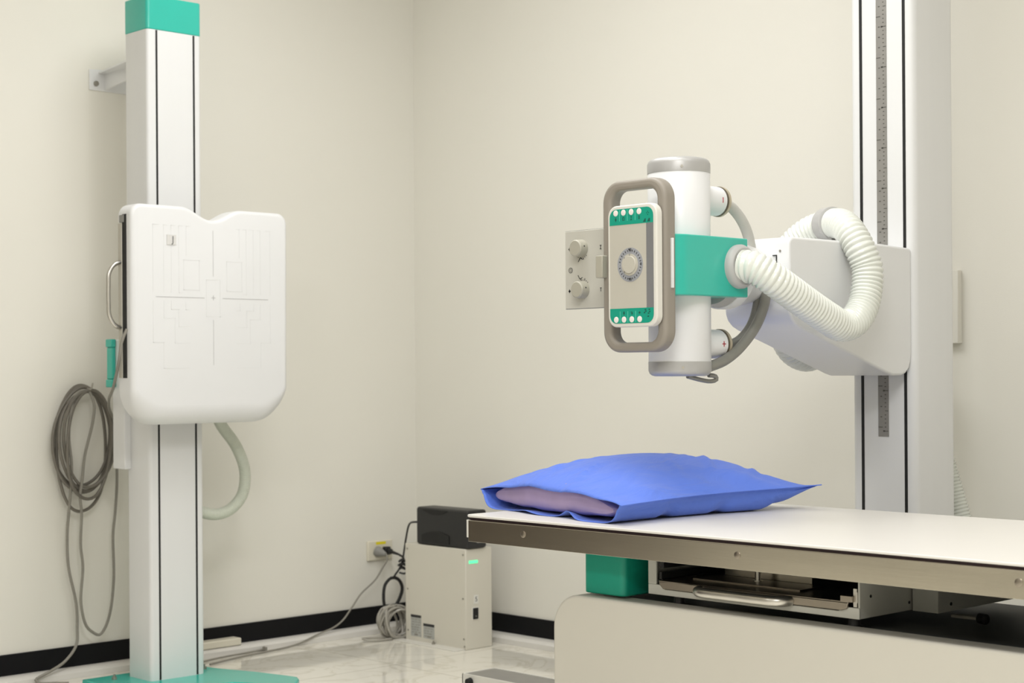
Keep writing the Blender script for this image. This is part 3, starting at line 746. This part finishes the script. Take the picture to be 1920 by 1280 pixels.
    prism(bm, [(-2.358, 1.2765), (-2.352, 1.2765), (-2.355, 1.273)], 'x', xq, XP); prism(bm, [(-2.358, 1.2685), (-2.352, 1.2685), (-2.355, 1.2725)], 'x', xq, XP)
    for k in range(3): box(bm, xq, XP, -2.380, -2.375, 1.2695 + 0.0026 * k, 1.2710 + 0.0026 * k)
    dia(-2.3325, 1.0705, 0.0027, 0.0045)
    prism(bm, [(-2.3575, 1.0675), (-2.353, 1.0675), (-2.3575, 1.0735)], 'x', xq, XP); box(bm, xq, XP, -2.3545, -2.3525, 1.0705, 1.0735)
    dia(-2.3775, 1.0705, 0.0032, 0.0028)
    prism(bm, [(-2.3885, 1.2625), (-2.3965, 1.2625), (-2.3965, 1.2695), (-2.394, 1.2695)], 'x', xq, XP); prism(bm, [(-2.4005, 1.2625), (-2.4085, 1.2625), (-2.4085, 1.2695), (-2.405, 1.2695)], 'x', xq, XP)
    for (yy, z) in ((-2.394, 1.0765), (-2.395, 1.073), (-2.3915, 1.070), (-2.405, 1.0765), (-2.406, 1.072), (-2.403, 1.0685), (-2.402, 1.062)):
        box(bm, xq, XP, yy - 0.0022, yy + 0.0022, z - 0.0013, z + 0.0013)
    for (yy, z) in ((-2.3995, 1.281), (-2.402, 1.284), (-2.4045, 1.281), (-2.402, 1.277)):
        box(bm, xq, XP, yy - 0.001, yy + 0.001, z - 0.001, z + 0.001)
    split('symbol', bm, M['print_green'], pn, 0.0068)
    # angle dial
    dy, dz = -2.351, 1.1735
    bm = bmesh.new(); lathe(bm, [(0, 0.0365), (0.001, 0.0365), (0.001, 0)], (XP, dy, dz), (-1, 0, 0), 48)
    dl = link('angle_dial', bm, M['dial'], pn, label='grey angle dial')
    bm = bmesh.new()
    for k in range(28):
        a = 2 * math.pi * k / 28
        r0, r1 = (0.0285, 0.0325) if k % 7 else (0.0285, 0.0290)
        c_, s_ = math.cos(a), math.sin(a); q = 0.0008
        prism(bm, [(dy + r0 * c_ - q * s_, dz + r0 * s_ + q * c_), (dy + r1 * c_ - q * s_, dz + r1 * s_ + q * c_), (dy + r1 * c_ + q * s_, dz + r1 * s_ - q * c_), (dy + r0 * c_ + q * s_, dz + r0 * s_ - q * c_)], 'x', XP - 0.0014, XP - 0.0008)
    for s, a in (('90', 90), ('0', 180), ('90', 270)):
        a = math.radians(a)
        text_bm(bm, s, 0.0085, lambda u, v, w_, a=a: (XP - 0.0010 - w_, dy + 0.0315 * math.cos(a) - u, dz + 0.0315 * math.sin(a) + v))
    link('dial_print', bm, M['print'], pn, smooth=False)
    LATHE('dial_cap', M['panel'], [(0, 0.0235), (0.0015, 0.0235), (0.0015, 0.019), (0.0038, 0.0188), (0.0046, 0.0178), (0.0046, 0)], (XP - 0.001, dy, dz), (-1, 0, 0), pn, 40)
    bm = bmesh.new()
    box(bm, XP - 0.0036, XP - 0.002, dy - 0.0007, dy + 0.0007, dz + 0.019, dz + 0.0235)
    for a in (135, 225): 
        a = math.radians(a); box(bm, XP - 0.0036, XP - 0.002, dy - 0.021 * math.cos(a) - 0.0009, dy - 0.021 * math.cos(a) + 0.0009, dz + 0.021 * math.sin(a) - 0.0018, dz + 0.021 * math.sin(a) + 0.0018)
    split('dial_pointer', bm, M['plug_grey'], pn, 0.001)
    # grip frame: rounded rectangle of soft tube
    o_ = rrect(-2.4305, -2.2465, 0.9865, 1.3595, 0.046, 10); i_ = rrect(-2.4305 + 0.026, -2.2465 - 0.026, 0.9865 + 0.0215, 1.3595 - 0.0215, 0.026, 10)
    bm = bmesh.new(); n = len(o_); vs = []
    xs0, xs1 = -1.362, -1.326
    for x in (xs0, xs1):
        vs.append(([bm.verts.new((x, *p)) for p in o_], [bm.verts.new((x, *p)) for p in i_]))
    (oa, ia), (ob, ib) = vs
    for k in range(n):
        j = (k + 1) % n
        bm.faces.new((oa[k], oa[j], ia[j], ia[k])); bm.faces.new((ob[j], ob[k], ib[k], ib[j]))
        bm.faces.new((oa[j], oa[k], ob[k], ob[j])); bm.faces.new((ia[k], ia[j], ib[j], ib[k]))
    link('grip_frame', bm, M['taupe'], t, bevel=0.0085, seg=4, label='taupe rounded grip frame')
    # housing between panel and tube
    bm = bmesh.new(); prism(bm, rrect(-2.385, -2.315, 1.07, 1.27, 0.02, 6), 'x', -1.367, -1.27)
    link('panel_mount', bm, M['white'], t, bevel=0.004)
    B('collar_edge_plate', M['white'], (-1.3455, -1.341, -2.4365, -2.43, 1.122, 1.228), t, bevel=0.001)
    B('frame_hinge', M['knob'], (-1.378, -1.330, -2.262, -2.2415, 1.150, 1.199), t, bevel=0.002)

    # ---- collimator towards the chest stand
    XC = -1.290
    bm = bmesh.new(); box(bm, XC + 0.006, -1.15, -2.285, -2.072, 1.097, 1.262)
    cl = link('collimator', bm, M['white'], t, bevel=0.004)
    bm = bmesh.new(); box(bm, XC, XC + 0.006, -2.285, -2.0625, 1.0895, 1.2675)
    link('front_plate', bm, M['coll'], cl, bevel=0.0012)
    B('plate_gasket', M['plug_grey'], (XC + 0.002, XC + 0.007, -2.284, -2.0615, 1.0885, 1.2685), cl)
    for (yy, z) in ((-2.1145, 1.2262), (-2.1185, 1.1318)):
        LATHE('knob', M['knob'], [(0, 0.0205), (0.003, 0.0205), (0.020, 0.0190), (0.0225, 0.0165), (0.0225, 0)], (XC, yy, z), (-1, 0, 0), cl, 40, 'round beige knob')
    bm = bmesh.new(); xq = XC - 0.0004
    for (yy, z) in ((-2.0765, 1.2262), (-2.0758, 1.1302)):
        prism(bm, [(yy - 0.0028, z), (yy, z - 0.0048), (yy + 0.0028, z), (yy, z + 0.0048)], 'x', xq, XC + 0.001)
        box(bm, xq, XC + 0.001, yy - 0.0036, yy + 0.0036, z - 0.001, z + 0.001)
    for (yy, z, s) in ((-2.108, 1.2005, 1), (-2.112, 1.1605, -1)):
        for k in range(7):
            a = math.radians(-90 - 42 + 14 * k) if s > 0 else math.radians(90 - 42 + 14 * k)
            r0, r1 = 0.0215, 0.0235 + (0.003 if k in (2, 4) else 0)
            cy, cz = (-2.1145, 1.2262) if s > 0 else (-2.1185, 1.1318)
            c_, s_ = math.cos(a), math.sin(a); q = 0.0009
            prism(bm, [(cy + r0 * c_ - q * s_, cz + r0 * s_ + q * c_), (cy + r1 * c_ - q * s_, cz + r1 * s_ + q * c_), (cy + r1 * c_ + q * s_, cz + r1 * s_ - q * c_), (cy + r0 * c_ + q * s_, cz + r0 * s_ - q * c_)], 'x', xq, XC + 0.001)
    def bar(p, q_, wd=0.0008):
        dx, dz_ = q_[0] - p[0], q_[1] - p[1]; l = math.hypot(dx, dz_); nx, nz = -dz_ / l * wd, dx / l * wd
        prism(bm, [(p[0] + nx, p[1] + nz), (q_[0] + nx, q_[1] + nz), (q_[0] - nx, q_[1] - nz), (p[0] - nx, p[1] - nz)], 'x', xq, XC + 0.001)
    bar((-2.104, 1.196), (-2.111, 1.2055)); bar((-2.111, 1.2055), (-2.118, 1.201)); bar((-2.103, 1.1655), (-2.109, 1.1565)); bar((-2.109, 1.1565), (-2.117, 1.160))
    for zz in (1.226, 1.130):
        bar((-2.172, zz + 0.004), (-2.177, zz + 0.004), 0.0008); bar((-2.172, zz - 0.004), (-2.177, zz - 0.004), 0.0008) if zz > 1.2 else None
        bar((-2.1745, zz + 0.004), (-2.1745, zz - 0.004), 0.0008)
    for k in range(24):
        a, b = 2 * math.pi * k / 24, 2 * math.pi * (k + 1) / 24
        bar((-2.0795 + 0.0058 * math.cos(a), 1.1777 + 0.0058 * math.sin(a)), (-2.0795 + 0.0058 * math.cos(b), 1.1777 + 0.0058 * math.sin(b)), 0.0006)
        if k % 2 == 0: bar((-2.0795 + 0.0028 * math.cos(a), 1.1777 + 0.0028 * math.sin(a)), (-2.0795 + 0.0028 * math.cos(b), 1.1777 + 0.0028 * math.sin(b)), 0.0006)
    split('symbol', bm, M['print'], cl, 0.0085)
    bm = bmesh.new()
    for (yy, z) in ((-2.1145, 1.2262), (-2.1185, 1.1318)):
        lathe(bm, [(0, 0.0018), (0.0006, 0.0018), (0.0006, 0)], (XC - 0.011, yy - 0.01935, z + 0.004), (0, -1, 0.2), 10)
    split('knob_dot', bm, M['print'], cl, 0.001)
    keep(t)
tube_stand()

# floor rail of the tube stand
def rail():
    t = group_of('floor_rail', 'low grey metal rail on the floor at the bottom edge, left of the table base', 'rail', (-0.62, -2.4, 0))
    bm = bmesh.new()
    box(bm, -0.70, -0.565, -3.9, -1.035, 0.0, 0.005)
    box(bm, -0.70, -0.695, -3.9, -1.035, 0.005, 0.042); box(bm, -0.572, -0.565, -3.9, -1.035, 0.005, 0.042)
    box(bm, -0.70, -0.565, -1.04, -1.035, 0.005, 0.042)
    link('channel', bm, M['panel_rim'], t, bevel=0.001)
    B('track_insert', M['tape'], (-0.690, -0.577, -3.9, -1.043, 0.030, 0.040), t, label='dark strip in the rail')
    LATHE('end_roller', M['black'], [(0, 0.0), (0.002, 0.010), (0.016, 0.012), (0.018, 0)], (-0.718, -1.075, 0.022), (1, 0, 0), t, 24, 'black end stop')
    keep(t)
rail()

wb = B('wall_junction_box', M['wall'], (-0.022, 0, -2.3125, -2.12, 1.015, 1.2145), bevel=0.002)
tag(wb, 'wall coloured square junction box on the right wall, half hidden by the tube column', 'junction box')
for k, pts in enumerate(([(-0.14, -2.24, 1.00), (-0.13, -2.262, 0.92), (-0.12, -2.287, 0.82), (-0.11, -2.322, 0.68), (-0.10, -2.356, 0.555), (-0.09, -2.40, 0.38), (-0.09, -2.43, 0.18), (-0.09, -2.44, 0.0)],
                       [(-0.222, -2.20, 1.00), (-0.220, -2.225, 0.90), (-0.215, -2.25, 0.80), (-0.21, -2.282, 0.66), (-0.205, -2.305, 0.54), (-0.20, -2.33, 0.36), (-0.20, -2.345, 0.18), (-0.20, -2.35, 0.0)])):
    hs = HOSE('corrugated_conduit', M['hose'], pts, 0.034, 0.0092, 0.12, None, 24)
    tag(hs, ('white corrugated conduit nearest the right wall behind the tube column', 'white corrugated conduit close behind the tube column, left of the other conduit')[k], 'conduit', 'conduits behind the tube column')

# ------------------------------------------------------------------ x-ray table
def table():
    t = group_of('xray_table', 'white topped x-ray table with steel edge rail and beige base, in the foreground right', 'x-ray table', (-1.2, -3.0, 0))
    YL, YR = -1.983, -4.2
    bm = bmesh.new(); prism(bm, rrect(-1.5375, -0.842, YR, YL, 0.02, 6), 'z', 0.6225, 0.628)
    link('table_top', bm, M['top'], t, bevel=0.0015, label='white laminate top')
    B('top_core', M['top_edge'], (-1.528, -0.85, YR + 0.01, YL - 0.008, 0.6165, 0.6225), t, label='dark edge under the top')
    bm = bmesh.new(); prism(bm, [(-1.5355, 0.5685), (-1.5355, 0.6150), (-1.534, 0.6165), (-1.514, 0.6165), (-1.514, 0.6125), (-1.531, 0.6125), (-1.531, 0.573), (-1.514, 0.573), (-1.514, 0.5685)], 'y', YR, YL - 0.012)
    rl = link('edge_rail', bm, M['steel'], t, bevel=0.0006, label='brushed steel edge rail')
    for y in (-2.1713, -2.757, -3.343, -3.93):
        bm = bmesh.new(); lathe(bm, [(0, 0.0075), (0.0012, 0.0072), (0.0018, 0.006), (0.0018, 0)], (-1.5355, y, 0.596), (-1, 0, 0), 20)
        link('rail_bolt', bm, M['tray_steel'], t)
    B('rail_end', M['panel_rim'], (-1.534, -0.86, YL - 0.012, YL - 0.004, 0.577, 0.6165), t, bevel=0.001)
    bm = bmesh.new(); prism(bm, [(-0.842, 0.5685), (-0.842, 0.6165), (-0.862, 0.6165), (-0.862, 0.5685)], 'y', YR, YL - 0.012)
    link('edge_rail', bm, M['steel'], t)
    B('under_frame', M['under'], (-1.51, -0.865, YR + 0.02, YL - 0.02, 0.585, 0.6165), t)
    # base
    bm = bmesh.new(); prism(bm, rrect(-4.0, -2.2, 0.0, 0.4685, 0.07, 12, rs=(0.075, 0.075, 0, 0)), 'x', -1.475, -1.415)
    link('base_front', bm, M['table_base'], t, bevel=0.006, seg=4)
    bm = bmesh.new(); prism(bm, rrect(-3.98, -2.215, 0.0, 0.4625, 0.07, 12, rs=(0.07, 0.07, 0, 0)), 'x', -1.415, -0.93)
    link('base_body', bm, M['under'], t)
    # green lifting sleeve
    bm = bmesh.new(); prism(bm, rrect(-1.455, -1.2, -2.390, -2.272, 0.014, 6), 'z', 0.4735, 0.586)
    link('lifting_sleeve', bm, M['green_print'], t, bevel=0.003, label='green lifting sleeve')
    # bucky tray housing, open to the front
    x0, x1, ya, yb, z0, z1 = -1.435, -1.0, -2.963, -2.4425, 0.4845, 0.586
    bm = bmesh.new()
    box(bm, x0, x1, yb - 0.004, yb, z0, z1); box(bm, x0, x1, ya, ya + 0.004, z0, z1); box(bm, x1 - 0.004, x1, ya, yb, z0, z1)
    box(bm, x0, x1, ya, yb, z0, z0 + 0.002)
    # front lip with raised ends
    prism(bm, [(ya, z0), (yb, z0), (yb, z0 + 0.021), (yb - 0.036, z0 + 0.021), (yb - 0.046, z0 + 0.0125), (ya + 0.046, z0 + 0.0125), (ya + 0.036, z0 + 0.021), (ya, z0 + 0.021)], 'x', x0 - 0.002, x0 + 0.003)
    box(bm, x0 - 0.002, x0 + 0.003, yb - 0.022, yb, z0 + 0.021, z1)
    hb = link('tray_housing', bm, M['box'], t, bevel=0.0012)
    B('inner_lining', M['black'], (x0 + 0.003, x1 - 0.006, ya + 0.005, yb - 0.0225, z0 + 0.002, z0 + 0.004), hb)
    B('inner_back', M['black_plastic'], (x1 - 0.008, x1 - 0.005, ya + 0.005, yb - 0.005, z0 + 0.002, z1), hb)
    for y in (yb - 0.026, ):
        B('slide_rail', M['black_plastic'], (x0 + 0.004, x1 - 0.01, y - 0.012, y, z0 + 0.055, z0 + 0.068), hb)
        B('slide_rail', M['black_plastic'], (x0 + 0.004, x1 - 0.01, y - 0.006, y, z0 + 0.028, z0 + 0.046), hb)
        B('slide_rail', M['black_plastic'], (x0 + 0.004, x1 - 0.01, y - 0.010, y + 0.003, z0 + 0.021, z0 + 0.032), hb)
    bm = bmesh.new(); box(bm, x0, x1 - 0.02, ya + 0.006, ya + 0.014, z0 + 0.022, z0 + 0.056); box(bm, x0 - 0.001, x0 + 0.02, ya + 0.004, ya + 0.010, z0 + 0.030, z0 + 0.050)
    link('side_runner', bm, M['steel_handle'], hb)
    # tray
    bm = bmesh.new()
    yl, yr = yb - 0.034, ya + 0.016
    prism(bm, [(yl, 0.5125), (yl - 0.002, 0.507), (yl - 0.011, 0.4985), (yr + 0.020, 0.4990), (yr + 0.008, 0.503), (yr + 0.004, 0.5155), (yr + 0.004, 0.517), (yl - 0.08, 0.5155)], 'x', x0 - 0.008, x0 - 0.003)
    box(bm, x0 - 0.008, x1 - 0.03, yr + 0.004, yl, 0.5125, 0.5155)
    box(bm, x0 - 0.008, x0 + 0.12, yr - 0.004, yr + 0.022, 0.5155, 0.527)
    tr = link('cassette_tray', bm, M['tray_steel'], t, bevel=0.0008, label='brown steel cassette tray')
    TUBE('tray_handle', M['steel_handle'], [(x0 - 0.006, -2.588, 0.505), (x0 - 0.024, -2.594, 0.505), (x0 - 0.034, -2.612, 0.505), (x0 - 0.036, -2.64, 0.505), (x0 - 0.036, -2.70, 0.505), (x0 - 0.036, -2.76, 0.505), (x0 - 0.034, -2.785, 0.505), (x0 - 0.024, -2.803, 0.505), (x0 - 0.006, -2.809, 0.505)], 0.0102, tr, seg=16, label='satin silver handle')
    B('clamp_plate', M['steel'], (-1.30, -1.296, -2.757, -2.535, 0.516, 0.5315), tr)
    B('clamp_plate', M['tray_steel'], (-1.385, -1.305, -2.79, -2.52, 0.5155, 0.5185), tr)
    LATHE('clamp_post', M['steel_handle'], [(0, 0.010), (0.002, 0.010), (0.002, 0.006), (0.019, 0.006), (0.020, 0)], (-1.33, -2.645, 0.5185), (0, 0, 1), tr, 20)
    for y in (-2.500, -2.930):
        LATHE('rubber_foot', M['black_plastic'], [(0, 0.016), (0.004, 0.018), (0.006, 0.012), (z0 - 0.4625, 0.010)], (-1.405, y, 0.4625), (0, 0, 1), t, 24)
    B('dark_gap_blocker', M['under'], (-0.93, -0.91, -4.0, -3.03, 0.30, 0.6), t)  # dark sheet added to hide the bright wall and keep this gap dark
    # mechanism boxes under the top to the right
    bm = bmesh.new(); box(bm, -1.265, -0.98, -3.022, -2.966, 0.4835, 0.586)
    mb = link('mechanism_box', bm, M['box'], t, bevel=0.001)
    bm = bmesh.new()
    for (x, z) in ((-1.22, 0.4975), (-1.085, 0.508)):
        lathe(bm, [(0, 0.0035), (0.001, 0.0035), (0.001, 0)], (x, -3.022, z), (0, -1, 0), 10)
    lathe(bm, [(0, 0.003), (0.001, 0.003), (0.001, 0)], (-1.40, ya, 0.5045 + 0.02), (0, -1, 0), 10); lathe(bm, [(0, 0.003), (0.001, 0.003), (0.001, 0)], (-1.272, ya, 0.5), (0, -1, 0), 10)
    split('screw', bm, M['black'], mb, 0.001)
    bm = bmesh.new(); box(bm, -1.22, -1.20, -3.075, -3.022, 0.472, 0.477)
    link('lock_bracket', bm, M['screw'], t)
    LATHE('lock_knob', M['black'], [(0, 0.010), (0.016, 0.010), (0.018, 0.007), (0.018, 0)], (-1.21, -3.078, 0.4745), (-0.3, -1, 0), t, 20, 'black knob')
    TUBE('brake_lead', M['black'], [(-1.30, -3.30, 0.585), (-1.31, -3.31, 0.56), (-1.305, -3.325, 0.545), (-1.30, -3.34, 0.55)], 0.005, t, seg=8)
    keep(t)
table()

# ------------------------------------------------------------------ pillow
def pillow():
    t = group_of('pillow', 'bright blue pillow in a loose pillowcase lying on the table', 'pillow', (-1.2, -2.2, 0.628))
    Z = 0.6285
    # corners of the seam line in plan: open end right / left, closed end right / left
    OR, OL, CR, CL = Vector((-1.505, -2.430)), Vector((-1.385, -1.872)), Vector((-0.900, -2.492)), Vector((-0.855, -1.95))
    def plan(u, s, bulge=1.0):
        r = OR.lerp(CR, u); l = OL.lerp(CL, u)
        # sides draw in a little between the corners
        p = r.lerp(l, (s + 1) / 2)
        inw = 0.035 * math.sin(math.pi * u) * (-s) * abs(s)
        p = p + (l - r).normalized() * inw
        # closed end curves in at its middle
        p = p + (OR - CR).normalized() * (0.03 * (1 - s * s) * max(0, u - 0.55) / 0.45)
        return p
    rnd = random.Random(11)
    waves = [(rnd.uniform(2, 7), rnd.uniform(2, 9), rnd.uniform(0, 6.28), rnd.uniform(0.25, 1)) for _ in range(9)]
    def wr(u, s): return sum(a * math.sin(fx * 3.1 * u + fy * 1.6 * s + ph) for fx, fy, ph, a in waves) / 9
    CREASE = [(0.06, -0.75, 0.34, -0.35, 0.005), (0.03, -0.25, 0.30, 0.0, 0.006), (0.02, 0.25, 0.26, 0.35, 0.005), (0.55, -0.8, 0.78, -0.1, 0.005), (0.70, -0.85, 0.92, -0.5, 0.006), (0.40, -0.85, 0.50, -0.3, 0.004), (0.12, 0.6, 0.45, 0.45, 0.005), (0.60, 0.1, 0.90, -0.1, 0.0025)]
    def top(u, s):
        H = 0.062 + 0.062 * max(0, math.sin(math.pi * u * 0.88)) ** 0.65
        k = max(0, min(1, (u - 0.62) / 0.38)); H *= (1 - 0.50 * k ** 3.2 - 0.50 * k ** 11)
        seam = seamz(u, s)
        body = max(0, 1 - abs(s) ** (1.9 + 1.3 * max(0, u - 0.4) / 0.6)) ** 0.95 if s < 0 else max(0, 1 - abs(s) ** 2.5) ** 0.7
        z = seam + max(0, H - seam) * body if H > seam else seam + 0.0 * body
        z += 0.006 * wr(u, s) * body * (0.4 + 0.6 * math.sin(math.pi * min(1, u * 1.1)))
        for (ua, sa, ub, sb, am) in CREASE:
            du, ds = ub - ua, (sb - sa) * 0.5; q = ((u - ua) * du + (s - sa) * 0.5 * ds) / (du * du + ds * ds)
            if -0.15 < q < 1.15:
                d = abs((u - ua) * ds - (s - sa) * 0.5 * du) / math.hypot(du, ds)
                f = math.sin(math.pi * min(1, max(0, (q + 0.15) / 1.3)))
                z += am * f * body * (math.exp(-(d / 0.014) ** 2) - 0.6 * math.exp(-((d - 0.03) / 0.016) ** 2))
        # radiating creases from the right-hand seam and closed corner
        e = max(0, min(1, (1 - abs(s)) / 0.35))
        z += 0.0035 * math.sin(26 * u + 5 * s) * e * (1 - e) * 4 * (1 if s < 0 else 0.6)
        # the slack flap edge sags into the notch at the opening
        if u < 0.12: z -= 0.006 * (1 - u / 0.12) * (0.5 + 0.5 * math.cos(9 * (s + 0.1))) * body
        return max(z, seam * 0.98)
    def seamz(u, s):
        right = 0.041 + 0.006 * math.sin(math.pi * u) + 0.014 * u ** 3
        left = 0.042 + 0.004 * math.sin(math.pi * u)
        f = (s + 1) / 2
        z = right * (1 - f) + left * f
        return z - 0.016 * (1 - s * s) * max(0, (u - 0.6) / 0.4)
    def bot(u, s):
        sm = seamz(u, s)
        lift = max(0, (u - 0.78) / 0.22) ** 1.6
        k = abs(s) ** 14
        z = sm * (k + (1 - k) * lift)
        if s < -0.5 and u > 0.25: z += 0.010 * max(0, math.sin(23 * u + 1.0)) ** 3 * max(0, (-s - 0.5) / 0.5) * (1 - lift) * (1 - abs(s) ** 14)
        return max(0.0006, min(z, sm))
    def flap(u, s):
        # the lower flap of the opening lifts off the table in two soft waves
        if u > 0.10: return 0.0
        return (1 - u / 0.10) * (0.016 * math.exp(-((s + 0.28) / 0.10) ** 2) + 0.006 * math.exp(-((s - 0.3) / 0.16) ** 2))
    nu, ns = 72, 60
    bm = bmesh.new()
    def grid(fn, pull):
        g = []
        for i in range(nu + 1):
            u = i / nu; row = []
            for j in range(ns + 1):
                s = -1 + 2 * j / ns; s = math.copysign(abs(math.sin(s * math.pi / 2)) ** 1.0, s)
                p = plan(u, s)
                # below the seam the cloth tucks under
                if pull and abs(s) > 0.9:
                    pass
                row.append((p.x, p.y, Z + fn(u, s)))
            g.append(row)
        return g
    gt = grid(top, False)
    # under side: narrower footprint so that the right flank slopes in below the seam
    def under(u, s):
        p = plan(u, s); return p
    T = [[bm.verts.new(c) for c in row] for row in gt]
    Bv = []
    for i in range(nu + 1):
        u = i / nu; row = []
        for j in range(ns + 1):
            if j in (0, ns) or i == nu:
                row.append(T[i][j]); continue
            s = -1 + 2 * j / ns; s = math.sin(s * math.pi / 2)
            p = plan(u, s * (1 - 0.05 * abs(s) ** 4 * (1 - u ** 4)) if abs(s) < 0.985 else s * 0.97); row.append(bm.verts.new((p.x - 0.006 * math.sin(9 * s) * max(0, 1 - u * 9), p.y, Z + bot(u, s) + flap(u, s))))
        Bv.append(row)
    for i in range(nu):
        for j in range(ns):
            bm.faces.new((T[i][j], T[i][j + 1], T[i + 1][j + 1], T[i + 1][j]))
            q = [Bv[i][j], Bv[i + 1][j], Bv[i + 1][j + 1], Bv[i][j + 1]]
            q2 = []
            for v in q:
                if v not in q2: q2.append(v)
            if len(q2) >= 3 and not (i == nu - 1 and False):
                try: bm.faces.new(q2)
                except ValueError: pass
    cs = link('pillowcase', bm, M['blue'], t, solid=0.0016, label='blue cotton pillowcase, open at the near end')
    for p in cs.data.polygons: p.use_smooth = True
    # seam line along the right side
    path = [Vector((T_.x, T_.y, T_.z)) for T_ in [Vector(gt[i][0]) for i in range(nu + 1)]]
    link('seam', sweep(bmesh.new(), [p + Vector((0, -0.0004, 0.0005)) for p in path], 0.0013, 6), M['blue'], t)
    # inner pillow
    bm = bmesh.new(); G = []
    for i in range(30):
        u = 0.022 + 0.80 * (i / 29) ** 1.6
        ru = min(1, (i / 9)) ; ru = math.sqrt(max(0, 1 - (1 - ru) ** 2)); 
        row = []
        for k in range(40):
            a = 2 * math.pi * k / 40
            s = 0.90 * math.copysign(abs(math.cos(a)) ** 0.75, math.cos(a)) * (0.88 + 0.12 * ru)
            zt, zb = top(max(u, 0.1), s) - 0.008, bot(min(u, 0.7), s) + 0.003
            mid = 0.5 * (zt + zb); hh = 0.5 * (zt - zb)
            p = plan(u, s)
            row.append(bm.verts.new((p.x, p.y, Z + mid + hh * (0.3 + 0.7 * ru) * math.copysign(abs(math.sin(a)) ** 0.7, math.sin(a)) + 0.0016 * math.sin(s * 21) * ru)))
        G.append(row)
    for i in range(29):
        for k in range(40): bm.faces.new((G[i][k], G[i][(k + 1) % 40], G[i + 1][(k + 1) % 40], G[i + 1][k]))
    bm.faces.new(G[0]); bm.faces.new(G[-1])
    ip = link('inner_pillow', bm, M['inner_pillow'], t, label='pinkish lilac inner pillow')
    for p in ip.data.polygons: p.use_smooth = True
    keep(t)
pillow()
